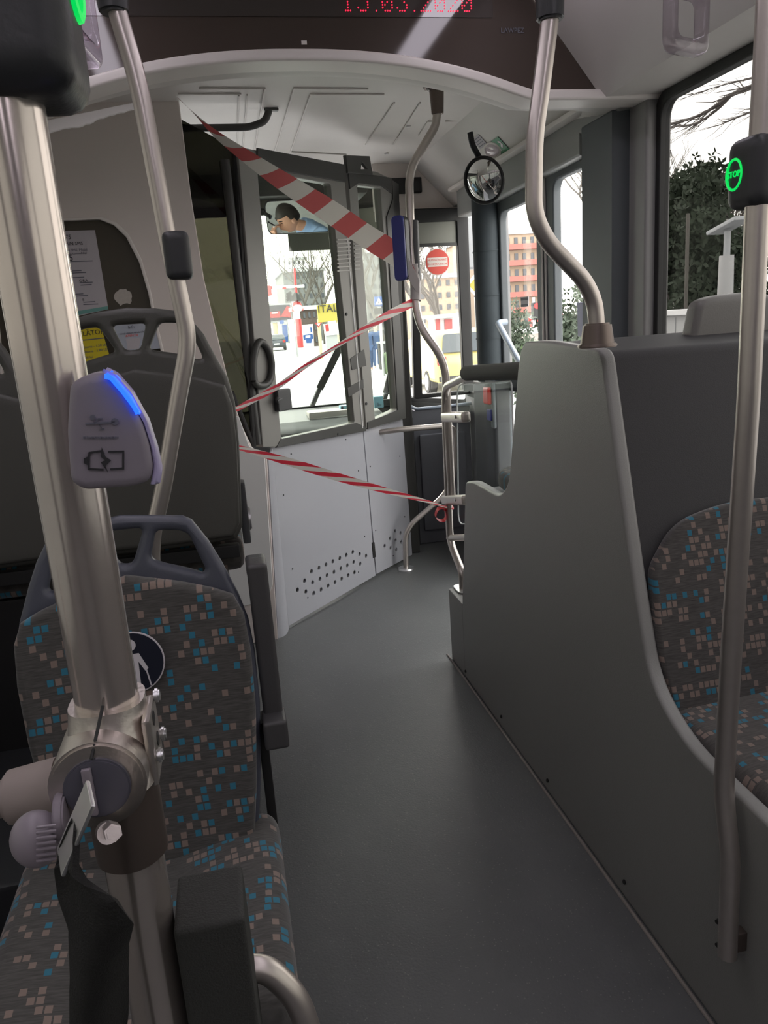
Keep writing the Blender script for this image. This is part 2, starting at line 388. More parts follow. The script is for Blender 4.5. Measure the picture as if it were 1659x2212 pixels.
# ================================================================== SETTING
XR, XL, YB = 1.50, -0.88, -3.6
struct(MB().box(((XR+XL)/2, (5.25+YB)/2, -0.03), (XR-XL+0.1, 5.25-YB, 0.06)).build('floor', 'floor'))
def loft_ceiling(prof, ys, name, m):
    mb = MB(); n = len(prof(ys[0]))
    rows = [[mb.bm.verts.new((x, y, z)) for x, z in prof(y)] for y in ys]
    for a, b in zip(rows, rows[1:]):
        for k in range(n-1): mb.bm.faces.new((a[k], a[k+1], b[k+1], b[k]))
    for v in list(mb.bm.verts): pass
    top = [[mb.bm.verts.new((v.co.x, v.co.y, 2.50)) for v in r] for r in (rows[0], rows[-1])]
    for r, t in ((rows[0], top[0]), (rows[-1], top[-1])):
        for k in range(n-1): mb.bm.faces.new((r[k], t[k], t[k+1], r[k+1]))
    mb.bm.faces.new((top[0][0], top[0][-1], top[-1][-1], top[-1][0]))
    return struct(mb.build(name, m, smooth=0.35))
MAINP = [(1.56, 2.065), (1.30, 2.055), (1.285, 2.07), (1.131, 2.259), (1.0, 2.42), (-0.38, 2.42), (-0.511, 2.259), (-0.665, 2.07), (-0.68, 2.055), (-0.94, 2.065)]
loft_ceiling(lambda y: MAINP, [YB, 2.50], 'ceiling', 'ceil')
def arch(x):
    d = abs(x-0.31)/0.735
    return 2.052+0.118*(1-d**2.3) if d < 1 else 2.052
def cabprof(y):
    t = min(1, max(0, (y-2.62)/0.36)); t = t*t*(3-2*t)
    out = []
    for k in range(41):
        x = -0.90+2.42*k/40
        d = abs(x-0.31)
        zf = 2.30 if d < 0.90 else 2.30-(d-0.90)*(0.21/0.21)
        out.append((x, arch(x)*(1-t)+max(zf, 2.05)*t))
    return out
loft_ceiling(cabprof, [2.58, 2.62, 2.68, 2.74, 2.80, 2.86, 2.92, 2.98, 3.2, 5.22], 'ceiling', 'ceil')
# arched light grey rim of the header
xs = [XL+(XR-XL)*k/48 for k in range(49)]
ol = [(x, arch(x)+0.028) for x in xs]+[(x, arch(x)-0.004) for x in reversed(xs)]
struct(MB().plate([ol], V3((0, 2.535, 0)), X, Z, 0.11, 0.008).build('trim_1', 'rim'))
# right wall with windows and the front door opening (plane X = 1.5)
holes = [rrect(0.62, 0.95, 2.47, 2.035, 0.05), rrect(-1.2, 0.95, 0.50, 2.035, 0.05), rrect(-3.2, 0.95, -1.35, 2.035, 0.05), rrect(2.90, 0.02, 3.95, 2.03, 0.03), rrect(4.30, 0.95, 4.66, 2.0, 0.03)]
struct(MB().plate([[(YB, 0), (4.72, 0), (4.72, 2.5), (YB, 2.5)]]+holes, V3((XR+0.012, 0, 0)), Y, Z, 0.024).build('wall_right', 'wall'))
holes = [rrect(a, 0.95, b, 2.0, 0.05) for a, b in ((-3.3, -2.0), (-1.85, -0.4), (-0.25, 1.2), (1.35, 3.0))]+[rrect(3.75, 1.15, 5.0, 2.0, 0.06)]
struct(MB().plate([[(YB, 0), (5.25, 0), (5.25, 2.5), (YB, 2.5)]]+holes, V3((XL-0.012, 0, 0)), Y, Z, 0.024).build('wall_left', 'wall'))
struct(MB().box(((XR+XL)/2, YB-0.04, 1.25), (XR-XL+0.14, 0.06, 2.5)).build('wall_back', 'wall'))
fh = [(-0.80, 0.87), (1.225, 0.87), (1.225, 2.14), (-0.80, 2.14)]
struct(MB().plate([[(XL, 0), (1.24, 0), (1.24, 2.5), (XL, 2.5)], fh], V3((0, 5.26, 0)), X, Z, 0.05).build('wall_front', 'frame_dark'))
# window panes and black rubber frames
WN = [0]
def window(y0, y1, z0, z1, xw, glass='glass'):
    WN[0] += 1
    f = struct(MB().plate([rrect(y0-0.03, z0-0.03, y1+0.03, z1+0.03, 0.06), rrect(y0+0.004, z0+0.004, y1-0.004, z1-0.004, 0.05)], V3((xw+(0.008 if xw > 0 else -0.008), 0, 0)), Y, Z, 0.036, 0.004).build('window_%d' % WN[0], 'black'))
    MB().box((xw+(0.012 if xw > 0 else -0.012), (y0+y1)/2, (z0+z1)/2), (0.005, y1-y0, z1-z0)).build('pane', glass, f)
    return f
for a, b in ((0.62, 2.47), (-1.2, 0.50), (-3.2, -1.35)): window(a, b, 0.95, 2.035, XR-0.006, 'sideglass' if b > 2 else 'tint')
window(4.30, 4.66, 0.95, 2.0, XR-0.006)
for a, b in ((-3.3, -2.0), (-1.85, -0.4), (-0.25, 1.2), (1.35, 3.0)): window(a, b, 0.95, 2.0, XL+0.006, 'leftglass')
window(3.75, 5.0, 1.15, 2.0, XL+0.006, 'tint')
WN[0] += 1
wf = struct(MB().plate([rrect(-0.83, 0.84, 1.245, 2.17, 0.03), rrect(-0.78, 0.89, 1.215, 2.12, 0.02)], V3((0, 5.225, 0)), X, Z, 0.03, 0.005).build('window_%d' % WN[0], 'black'))
MB().box((0.215, 5.245, 1.5), (2.05, 0.006, 1.28)).build('pane', 'glass', wf)
# slanting corner of the windscreen
ca, cb_ = V3((1.245, 5.25, 0)), V3((1.525, 4.735, 0)); cu_ = (cb_-ca).normalized(); cl_n = (cb_-ca).length
struct(MB().plate([[(0, 0), (cl_n, 0), (cl_n, 0.86), (0, 0.86)]], ca, cu_, Z, 0.05).plate([[(0, 2.14), (cl_n, 2.14), (cl_n, 2.5), (0, 2.5)]], ca, cu_, Z, 0.05).build('wall_corner', 'frame_dark'))
WN[0] += 1
cw = struct(MB().plate([rrect(0.0, 0.84, cl_n, 2.17, 0.02), rrect(0.022, 0.89, cl_n-0.022, 2.12, 0.02)], ca-Y*0.01, cu_, Z, 0.03, 0.004).build('window_%d' % WN[0], 'black'))
MB().plate([[(0.01, 0.87), (cl_n-0.01, 0.87), (cl_n-0.01, 2.15), (0.01, 2.15)]], ca, cu_, Z, 0.006).build('pane', 'glass', cw)
# pillars of the right wall: light one beside the big window, dark one at the door
struct(MB().box((1.475, 2.585, 1.03), (0.05, 0.19, 2.06), None, 0.012, 3).build('trim_2', 'wall'))
struct(MB().plate([[(x, y) for x, y in ((1.40, 2.63), (1.44, 2.60), (1.50, 2.60), (1.50, 2.90), (1.45, 2.90), (1.40, 2.86))]], V3((0, 0, 1.03)), X, Y, 2.05, 0.008).build('trim_3', 'slate'))
# header above the front door and the beam in front of it
struct(MB().plate([[(2.90, 1.965), (4.10, 1.95), (4.45, 1.96), (4.45, 2.12), (2.60, 2.12), (2.60, 2.045), (2.90, 2.04)]], V3((1.455, 0, 0)), Y, Z, 0.09, 0.01).build('trim_4', 'header'))
struct(MB().box((1.385, 3.5, 2.105), (0.05, 1.9, 0.02), None, 0.006).build('trim_5', 'rim'))
MB  # front header of the cab, pale
struct(MB().plate([[(0.98, 2.045), (1.50, 2.03), (1.50, 2.33), (0.98, 2.33)]], V3((0, 4.70, 0)), X, Z, 0.05, 0.006).build('trim_6', 'part'))
struct(MB().plate([[(0.98, 1.985), (1.50, 1.97), (1.50, 2.045), (0.98, 2.055)]], V3((0, 4.68, 0)), X, Z, 0.05, 0.01).build('trim_7', 'part'))
# raised lines of the cab ceiling hatches
mb = MB()
def cl(*pp, r=0.0035):
    mb.tube([az(x, y, 2.297) for x, y in pp], r, 6, 0.0)
for q in (((795, 192), (636, 190), (592, 333)), ((830, 204), (672, 203), (628, 328), (748, 334)), ((430, 191), (572, 191), (549, 328)), ((385, 203), (521, 203)), ((534, 205), (524, 325)), ((516, 206), (512, 322)), ((908, 222), (850, 312)), ((852, 222), (790, 312)), ((1018, 247), (920, 352)), ((962, 262), (992, 260)), ((905, 292), (925, 262), (948, 262))): cl(*q)
struct(mb.build('trim_8', 'ceil'))
# pale ragged strip under the header
mb = MB(); L = 24; a, b = ay(96, 262, 2.60), ay(291, 222, 2.60); a2, b2 = ay(108, 287, 2.60), ay(291, 236, 2.60)
up = [a.lerp(b, k/L) for k in range(L+1)]; rr = random.Random(3)
lo = [a2.lerp(b2, k/L)+V3((0, 0, (-0.006 if 6 < k < 13 else 0.0)+rr.uniform(-0.002, 0.002))) for k in range(L+1)]
mb.plate([[(p.x, p.z) for p in up]+[(p.x, p.z) for p in reversed(lo)]], V3((0, 2.60, 0)), X, Z, 0.012, 0.002)
struct(mb.build('trim_9', 'foamstrip'))
# sealant line along the wheel arch, floor to panel
struct(MB().tube([V3((0.803, 2.94, 0.002)), V3((0.803, 0.2, 0.002))], 0.0045, 8).build('baseboard_right', 'seam'))
# lamps along the ceiling
for k, x in enumerate((0.85, -0.295)):
    t = thing('ceiling_light', ('long lavender ceiling lamp on the door side of the bus', 'long lavender ceiling lamp on the driver side of the bus')[k], 'lamp', (x, -0.5, 2.40), 'ceiling strip lamps')
    MB().box((x, -0.55, 2.412), (0.12, 5.9, 0.016), None, 0.004).build('housing', 'rim', t)
    MB().box((x, -0.55, 2.400), (0.098, 5.86, 0.012), None, 0.004).build('diffuser', 'lamp', t)
# destination display bulkhead
t = thing('display_panel', 'smoked black display panel with a red dotted date over the arched rim', 'display', (0.31, 2.52, 2.2))
ol = [(x, arch(x)+0.02) for x in xs if -0.66 <= x <= 1.30]
ol = [(-0.67, 2.07)]+ol+[(1.295, 2.07), (1.131, 2.262), (1.0, 2.425), (-0.38, 2.425), (-0.511, 2.262)]
MB().plate([ol], V3((0, 2.535, 0)), X, Z, 0.06).build('glass_front', 'glossy', t)
M['glossy2'] = mat('smoked_display_glass', (0.050, 0.041, 0.038), 0.05, spec=0.9)
MB().plate([rrect(-0.3, 2.287, 0.935, 2.415, 0.006)], V3((0, 2.5035, 0)), X, Z, 0.003).build('display_window', 'glossy2', t)
DOT = {'1': ("010", "110", "010", "010", "010", "010", "111"), '5': ("11111", "10000", "11110", "00001", "00001", "10001", "01110"), '0': ("01110", "10001", "10011", "10101", "11001", "10001", "01110"),
       '3': ("11111", "00010", "00100", "00010", "00001", "10001", "01110"), '2': ("01110", "10001", "00001", "00010", "00100", "01000", "11111"), '.': ("0", "0", "0", "0", "0", "0", "1")}
o = ay(747, 22, 2.4995); e = ay(1019, 28, 2.4995); pit = (e.x-o.x)/53.6
mb = MB()
for ch, c0 in zip('15.03.2020', (0, 5.3, 12.8, 15.5, 21.7, 28.9, 31.8, 38, 43.6, 49.6)):
    for rI, row in enumerate(DOT[ch]):
        for cI, q in enumerate(row):
            if q == '1':
                p = V3((o.x+(c0+cI)*pit, 2.501, o.z+(6-rI)*pit*1.06))
                mb.cyl(p+Y*0.002, p-Y*0.001, pit*0.27, n=8)
d = mb.build('date_dots', 'led', t); d['kind'] = 'stuff'; lab(d, 'red dotted date')
p = ay(1107, 66, 2.5025); MB().text('LAWPEZ', 0.020, p, X, Z).build('maker_mark', 'greyink', t)
MB().obox(ay(657, 92, 2.503), (0.016, 0.002, 0.010), X, Y).build('small_sticker', 'rim', t)
p = ay(852, 124, 2.502); MB().cyl(p+Y*0.004, p-Y*0.008, 0.009, n=14, bevel=0.002).build('screw', 'black', t)
# small screws on ceiling
for i, (x, y) in enumerate(((882, 272), (835, 331), (758, 278))):
    p = az(x, y, 2.299)
# ceiling of passenger side: clip
p = ax(1401, 186, 1.40); p.z = 2.060
# ================================================================== WHEEL ARCH BENCH on the door side (two seats back to back)
XS = 0.81
def pz(x, y): p = ax(x, y, XS); return (p.y, p.z)
prof = [(2.715, 0.0, 0), (2.715, 0.30, 0), (2.60, 0.825, 0.02), (2.50, 0.845, 0.03), (2.245, 0.845, 0.05), (2.16, 0.90, 0.05), (2.055, 1.27, 0.03), (2.02, 1.325, 0.05), (1.86, 1.330, 0.05), (1.565, 1.312, 0.03), (1.43, 0.85, 0.1), (1.35, 0.62, 0.10), (1.22, 0.55, 0.10), (0.93, 0.535, 0.08), (0.84, 0.49, 0.06), (0.80, 0.36, 0.03), (0.80, 0.0, 0)]
t = thing('wheel_arch_bench', 'moulded grey double seat body over the wheel arch beside the front door', 'bench', (1.15, 1.8, 0))
MB().plate([rpoly(prof, 0.02)], V3((XS+0.016, 0, 0)), Y, Z, 0.032, 0.009).build('side_panel', 'shell', t)
core = [(2.70, 0.0), (2.70, 0.30), (2.585, 0.80), (2.24, 0.82), (2.15, 0.90), (2.04, 1.27), (2.00, 1.318), (1.86, 1.322), (1.585, 1.305), (1.445, 0.85), (1.375, 0.50), (0.86, 0.47), (0.83, 0.0)]
M['shell_shaded'] = mat('seat_body_shaded_grey', (0.036, 0.035, 0.037), 0.6, spec=0.28, bump=0.25, bscale=420)  # darker copy of the shell grey, shade on the rear face put into colour
MB().plate([rpoly([(*q, 0.02) for q in core], 0.02)], V3((1.155, 0, 0)), Y, Z, 0.64, 0.008).build('seat_body', 'shell_shaded', t)
# step in front with the rail's foot plate
MB().box((0.98, 2.805, 0.158), (0.34, 0.19, 0.316), None, 0.008, 2).build('step_box', 'shell', t)
# rear-facing seat: patterned backrest and cushion
def back_plane(z): return 1.445+(z-0.85)*0.30   # y of the slanting back face
o = V3((0, back_plane(0.85), 0.85)); v = V3((0, 0.30, 1)).normalized(); n = V3((0, 1, -0.30)).normalized()
def bp(x, y): p = ap(x, y, o, n); return (p.x, (p-o).dot(v))
ol = [bp(x, y) for x, y in ((1440, 1530), (1405, 1350), (1395, 1225), (1440, 1150), (1510, 1098), (1600, 1082), (1700, 1085))]
xm = 1.46
ol = [(0.862, -0.36, 0.03), (*bp(1408, 1400), 0.05), (*bp(1396, 1228), 0.03), (*bp(1450, 1128), 0.06), (*bp(1560, 1085), 0.1), (1.30, bp(1640, 1082)[1]+0.004, 0.1), (1.42, bp(1640, 1082)[1]-0.05, 0.08), (1.44, -0.02, 0.03), (1.43, -0.36, 0.03)]
mb = MB().plate([rpoly(ol, 0.03, 7)], o-n*0.012, X, v, 0.034, 0.010)
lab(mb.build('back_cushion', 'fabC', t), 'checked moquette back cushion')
mb = MB().box((1.145, 1.145, 0.505), (0.60, 0.49, 0.09), None, 0.035, 4)
mb.slice_x([0.9+0.05*k for k in range(12)]).warp(lambda c: (c.x, c.y, c.z+0.012*math.exp(-((c.x-1.15)/0.3)**2)+0.05*max(0, (c.y-1.15))*0.4))
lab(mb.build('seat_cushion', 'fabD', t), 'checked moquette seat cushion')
# forward-facing seat
mb = MB().plate([rpoly([(0.862, 2.165, .03), (1.42, 2.165, .03), (1.42, 2.50, .14), (0.862, 2.50, .14)], 0.05)], V3((0, 0, 0.860)), X, Y, 0.065, 0.022)
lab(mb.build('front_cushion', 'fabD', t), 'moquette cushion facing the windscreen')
# headrest of the forward seat by the window
hp = [ay(x, y, 1.80) for x, y in ((1478, 735), (1497, 652), (1530, 640), (1605, 634))]
ol = [(hp[0].x, 1.29, .02), (hp[1].x, hp[1].z, .03), (hp[2].x, hp[2].z, .03), (hp[3].x+0.02, hp[3].z+0.004, .03), (1.40, hp[3].z-0.01, .04), (1.43, 1.29, .02)]
MB().plate([rpoly(ol, 0.02)], V3((0, 1.80, 0)), X, Z, 0.06, 0.016).build('headrest', 'headrest', t)
for x, y in ((1006, 1450), (1083, 1548), (1183, 1686), (1349, 1905)):
    p = ax(x, y, XS-0.001); MB().cyl(p+X*0.004, p-X*0.004, 0.006, n=10, bevel=0.002).build('screw', 'black', t)
# ================================================================== LEFT SIDE: wheel arch box and seats
struct(MB().box((-0.46, 2.0, 0.19), (0.84, 1.16, 0.38), None, 0.012).build('trim_10', 'dark'))
def seat_plane(y0, z0, tilt):
    v = V3((0, tilt, 1)).normalized(); return V3((0, y0, z0)), v, V3((0, 1, -tilt)).normalized()
def mirror_outline(half, xc):
    h = list(half); return h+[(2*xc-q[0], *q[1:]) for q in reversed(h) if abs(q[0]-xc) > 1e-6]
# --- rear-facing seat beside the pole
t = thing('passenger_seat', 'checked moquette bus seat facing away from the cab, behind the thick pole', 'seat', (-0.20, 1.2, 0))
o, v, n = seat_plane(1.315, 0.75, 0.12)
def q1(x, y): p = ap(x, y, o, n); return (p.x, (p-o).dot(v))
xc = -0.203
half = [q1(x, y) for x, y in ((313, 1238), (392, 1250), (462, 1262), (503, 1274), (526, 1313), (541, 1392), (551, 1509), (553, 1666), (549, 1775), (530, 1800))]
half[0] = (xc, half[0][1]+0.004); half[-1] = (half[-1][0], -0.30)
cloth = [(xc, half[0][1])]+half[1:-1]+[(half[-2][0]-0.03, half[-2][1]-0.03)]
mb = MB().plate([mirror_outline(cloth, xc)], o-n*0.022, X, v, 0.040, 0.014)
mb.slice_x([xc-0.18+0.04*k for k in range(10)]).warp(lambda c: c-Y*(0.35*(c.x-xc)**2))
lab(mb.build('backrest', 'fabA', t), 'checked moquette backrest')
# shell with the loop handle on top
hs = [q1(x, y) for x, y in ((313, 1110), (394, 1113), (414, 1121), (451, 1166), (479, 1211), (515, 1278), (536, 1330), (550, 1400), (561, 1510), (563, 1670), (558, 1800))]
shell = [(xc, hs[0][1]+0.002)]+hs[1:]+[(hs[-1][0], -0.33)]
R1 = [q1(x, y) for x, y in ((336, 1144), (388, 1144), (408, 1152), (444, 1226), (440, 1235), (405, 1226), (352, 1216), (325, 1205))]
CH = [q1(x, y) for x, y in ((310, 1139),)][0]
cb = q1(286, 1217)
C1 = [(CH[0], CH[1]), (cb[0]+0.001, cb[1]), (2*xc-cb[0]-0.001, cb[1]), (2*xc-CH[0], CH[1])]
hol = [rpoly(R1, 0.012, 3), rpoly([(2*xc-a, b) for a, b in reversed(R1)], 0.012, 3), rpoly(C1, 0.012, 3)]
mb = MB().plate([mirror_outline(shell, xc)]+hol, o+n*0.006, X, v, 0.030, 0.011)
mb.slice_x([xc-0.19+0.02*k for k in range(20)]).warp(lambda c: c-Y*(0.35*(c.x-xc)**2))
lab(mb.build('shell', 'handle', t), 'blue-grey shell with an open grab handle')
mb = MB().box((-0.222, 1.105, 0.455), (0.455, 0.42, 0.11), None, 0.045, 5)
mb.slice_x([-0.42+0.04*k for k in range(11)]).slice_x([0.95+0.04*k for k in range(10)], 1)
mb.warp(lambda c: (c.x, c.y, c.z-0.030*math.exp(-((c.x+0.222)/0.11)**2)*(c.z > 0.46)+0.012-0.30*max(0, 1.0-c.y)**1.5+0.02*(c.y-1.1)*(c.z > 0.46)))
lab(mb.build('seat_cushion', 'fabB', t), 'checked moquette seat cushion')
MB().box((-0.222, 1.13, 0.385), (0.42, 0.38, 0.04), None, 0.012).build('seat_pan', 'dark2', t)
MB().box((-0.28, 1.22, 0.185), (0.28, 0.22, 0.37), None, 0.01).build('pedestal', 'black', t)
p0, p1 = ay(570, 1540, 1.36), ay(590, 1840, 1.33)
MB().obox((p0+p1)/2, (0.018, 0.05, (p0-p1).length), X, Y, 0.004).build('side_bracket', 'black', t)
a0, a1 = ay(551, 1203, 1.375), ay(598, 1603, 1.29); d = (a1-a0); 
zx = d.normalized(); a1b = a0+d*0.86
arm = MB().obox((a0+a1)/2, (0.036, 0.055, d.length), X, Y, 0.008, 3).build('armrest', 'arm', t)
MB().obox(a0+d*0.045, (0.0375, 0.057, d.length*0.085), X, Y, 0.008, 3).build('end_cap', 'dark2', arm)
MB().obox(a0+d*0.925, (0.044, 0.062, d.length*0.16), X, Y, 0.007, 3).build('pivot_cover', 'arm', arm)
# pictogram: round navy sticker with a person holding a stick
c = ap(286, 1430, o-n*0.05, n); uu = X; r = (ap(357, 1430, o-n*0.05, n)-c).length
cs = c-n*0.004
pict = MB().plate([circle(0, 0, r, 40)], cs, X, v, 0.003, 0.001).build('pictogram_disc', 'stickerwhite', t); lab(pict, 'round priority seat pictogram with a white rim')
MB().plate([circle(0, 0, r*0.955, 40)], cs-n*0.0018, X, v, 0.001).build('disc_field', 'navy', pict)
k = r/70.0
fig = MB().plate([circle(0, 40*k, 13*k, 20)], cs-n*0.0028, X, v, 0.0012)
body = [(-19, 20), (17, 20), (33, -16), (26, -21), (14, 2), (13, -62), (2, -62), (0, -14), (-3, -62), (-14, -62), (-14, 2), (-24, -18), (-31, -14)]
fig.plate([[(a*k, b*k) for a, b in body]], cs-n*0.0028, X, v, 0.0012).plate([[(27*k, -19*k), (30*k, -19*k), (36*k, -56*k), (33*k, -56*k)]], cs-n*0.0028, X, v, 0.0012)
fig.build('figure', 'stickerwhite', pict)
# --- seat of the row ahead, seen from behind, on the wheel arch
def rear_seat(name, label, xc, y0, dx=0.0):
    o, v, n = seat_plane(y0, 1.2, 0.06)
    def q2(x, y): p = ap(x, y, o, n); return (p.x-xc0+xc, (p-o).dot(v))
    xc0 = xcA
    t = thing(name, label, 'seat', (xc, y0+0.2, 0.38))
    hs = [q2(x, y) for x, y in ((288, 665), (335, 666), (385, 672), (413, 690), (440, 722), (470, 777), (492, 815), (508, 870), (517, 960), (521, 1060), (524, 1140), (512, 1166), (470, 1172))]
    low = hs[-1][1]
    shell = [(xc, hs[0][1]+0.001)]+hs[1:]
    R1 = [q2(x, y) for x, y in ((345, 697), (382, 697), (407, 708), (435, 765), (437, 775), (425, 776), (385, 764), (322, 755))]
    C1h = [q2(x, y) for x, y in ((316, 698), (304, 755))]
    C1 = [C1h[0], C1h[1], (2*xc-C1h[1][0], C1h[1][1]), (2*xc-C1h[0][0], C1h[0][1])]
    hol = [rpoly(R1, 0.012, 3), rpoly([(2*xc-a, b) for a, b in reversed(R1)], 0.012, 3), rpoly(C1, 0.012, 3)]
    mb = MB().plate([mirror_outline(shell, xc)]+hol, o, X, v, 0.030, 0.012)
    mb.slice_x([xc-0.20+0.02*k for k in range(21)]).warp(lambda c: c+Y*(0.5*(c.x-xc)**2))
    lab(mb.build('shell', 'backshell', t), 'dark grey shell with an open grab handle')
    # bulged cover of the back
    top = q2(300, 806)[1]
    bs = [q2(x, y) for x, y in ((300, 800), (420, 812), (486, 832), (503, 880), (512, 960), (516, 1060), (518, 1130), (505, 1158), (460, 1163))]
    bs[0] = (xc, bs[0][1]+0.004)
    mb = MB().plate([mirror_outline(bs, xc)], o-n*0.016, X, v, 0.026, 0.010)
    mb.slice_x([xc-0.20+0.02*k for k in range(21)]).warp(lambda c: c+Y*(0.5*(c.x-xc)**2))
    mb.build('back_cover', 'backshell', t)
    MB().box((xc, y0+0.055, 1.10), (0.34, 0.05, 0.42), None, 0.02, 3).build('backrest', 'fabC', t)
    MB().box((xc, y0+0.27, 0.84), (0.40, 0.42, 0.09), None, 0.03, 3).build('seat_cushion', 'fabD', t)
    MB().box((xc, y0+0.20, 0.58), (0.30, 0.24, 0.42), None, 0.01).build('pedestal', 'black', t)
    MB().box((xc+0.01, y0+0.02, 0.865), (0.36, 0.03, 0.035), None, 0.005).build('frame_bar', 'black', t)
    return t, o, v, n
_o, _v, _n = seat_plane(1.90, 1.2, 0.06)
xcA = ap(287, 665, _o, _n).x
xcA = (ap(250, 760, _o, _n).x+ap(325, 760, _o, _n).x)/2
t, o, v, n = rear_seat('passenger_seat', 'dark grey seat back with a loop handle behind the thin bent pole', xcA, 1.90)
# side hinge and knob of its armrest, edge on
p = ay(527, 1105, 1.94); MB().box(p, (0.02, 0.05, 0.16), None, 0.006).build('armrest_stub', 'dark2', t)
p = ay(535, 1120, 1.95); MB().cyl(p-X*0.006, p+X*0.008, 0.03, n=20, bevel=0.003).build('pivot_disc', 'alu', t)
rear_seat('passenger_seat', 'dark grey window seat back mostly hidden by the thick pole', xcA-0.445, 1.90)
# ================================================================== POLES, RAILS AND WHAT HANGS ON THEM
R0 = 0.0172
# --- thick pole next to the camera
PX0, PY0 = -0.085, 0.42
t = thing('grab_pole', 'thick brushed steel pole with a cast clamp, nearest of all the poles', 'pole', (PX0, PY0, 0.0))
MB().tube([V3((PX0, PY0, 0.0)), V3((PX0, PY0, 2.42))], R0, 40).build('tube', 'steel_near', t)
ztop, zmid = ay(245, 1515, PY0).z, ay(210, 1640, PY0).z
cE = ay(212, 1695, PY0-0.035)
mb = MB()
def ring_at(f, zz): return zz
def clampf(u, w):
    a = 2*PI*u; z = ztop+0.002+(zmid-0.010-ztop)*w; e = w**1.3
    rx = 0.0205+0.0055*e; ry = 0.0205+0.010*e
    sq = lambda q: math.copysign(abs(q)**0.75, q)
    return V3((PX0+rx*sq(math.cos(a))-0.003*e, PY0+ry*sq(math.sin(a))-0.006*e, z))
mb.grid(clampf, 36, 10, True)
bm = mb.bm; bm.faces.new([v for v in bm.verts if abs(v.co.z-(ztop+0.002)) < 1e-6]); 
mb.cyl(cE+Y*0.06, cE-Y*0.002, 0.0250, n=40, bevel=0.0015)
cl_ = mb.build('clamp', 'steel2', t, smooth=0.9)
# split line, end cap with its ridge, bolts on the flat side
s0 = ay(222, 1525, PY0-0.0215); s1 = ay(197, 1640, PY0-0.040)
MB().tube([s0, s1], 0.0009, 6).build('split_line', 'black', cl_)
MB().cyl(cE-Y*0.001, cE-Y*0.0045, 0.0170, n=36, bevel=0.001).build('end_cap', 'cap', cl_)
q0, q1_ = ay(212, 1662, PY0-0.041), ay(176, 1760, PY0-0.041)
MB().obox((q0+q1_)/2, (0.005, 0.003, (q0-q1_).length), X-Y*0, Y, 0.001).build('cap_rib', 'knob', cl_)
sp = [ax(x, y, PX0+0.0235) for x, y in ((300, 1500), (318, 1490), (342, 1655), (310, 1705))]
MB().box((PX0+0.0215, PY0-0.004, (ztop+zmid)/2-0.008), (0.005, 0.034, (ztop-zmid)*1.18), None, 0.002).build('side_plate', 'steel2', cl_)
for dz, dy in ((-0.004, 0.008), (-0.030, 0.010), (-0.030, -0.014)):
    p = V3((PX0+0.024, PY0+dy, ztop+dz)); MB().cyl(p, p+X*0.0035, 0.0042, n=14, bevel=0.001).build('bolt', 'alu', cl_)
for dz, dy in ((-0.011, -0.006), (-0.026, -0.002)):
    p = V3((PX0+0.0242, PY0+dy, ztop+dz)); MB().cyl(p-X*0.001, p+X*0.0002, 0.0042, n=14).build('bolt_hole', 'black', cl_)
MB().cyl((PX0, PY0, zmid-0.005), (PX0, PY0, ay(340, 1830, PY0).z), 0.0205, n=28, bevel=0.001).build('sleeve', 'steel_dark', t)
# --- horizontal tube of the bay barrier running to the window
a = ay(150, 1700, 0.425); b = a.copy(); b.x = -0.60; b.z -= 0.003
t = thing('barrier_rail', 'pinkish grey horizontal tube with a beige sleeve, joined to the clamp', 'rail', b)
MB().tube([b, a], 0.0105, 16).build('tube', 'beige', t)
s = ay(15, 1728, 0.425); e = ay(132, 1690, 0.425)
MB().cyl((s.x, 0.425, a.z), (e.x, 0.425, a.z), 0.0150, 0.0185, n=24, bevel=0.002).build('sleeve', 'beige', t)
# --- ribbed retractor knob
kc = ay(80, 1812, 0.375)
t = thing('belt_knob', 'round lavender grey knob with fine ribs under the beige sleeve', 'knob', kc-Z*0.012)
MB().ball(kc, (0.0130, 0.012, 0.0150), 28).build('body', 'knob', t)
mb = MB()
for k in range(7):
    p = ay(100, 1785+k*12, 0.3630); mb.obox(p, (0.0095, 0.0016, 0.0012), X-Z*0.08, Y, 0.0004)
mb.build('ribs', 'knob', t)
p = ay(134, 1765, 0.38); MB().cyl(p-X*0.002, p+X*0.003, 0.0135, 0.0120, n=24, bevel=0.001).build('collar', 'knob', t)
# --- restraint belt: bracket, bolt and webbing
bk = ay(150, 1800, 0.36)
t = thing('restraint_belt', 'black webbing belt hanging from a steel bracket on the clamp', 'belt', ay(200, 2200, 0.36))
b0, b1 = ay(212, 1712, 0.350), ay(115, 1865, 0.345)
d = (b1-b0)
MB().obox((b0+b1)/2, (0.0022, 0.020, d.length), V3((0.86, 0.30, -0.48)), Y, 0.0008).build('bracket_plate', 'alu', t)
b0 = ay(150, 1790, 0.363); MB().cyl(ay(228, 1795, 0.375), ay(234, 1800, 0.345), 0.0052, n=20, bevel=0.001).build('bolt_washer', 'steel2', t)
MB().cyl(ay(238, 1790, 0.348), ay(245, 1800, 0.328), 0.0042, n=6, bevel=0.0008).build('bolt', 'steel2', t)
ctr = [(165, 1775, 0.35), (150, 1850, 0.345), (185, 1905, 0.335), (205, 1960, 0.335), (212, 2030, 0.34), (214, 2120, 0.345), (216, 2230, 0.35), (218, 2330, 0.355)]
wid = [30, 60, 150, 165, 118, 108, 108, 110]
pts = [ay(*c) for c in ctr]; pts.append(V3((pts[-1].x, pts[-1].y, 0.01))); wid.append(110)
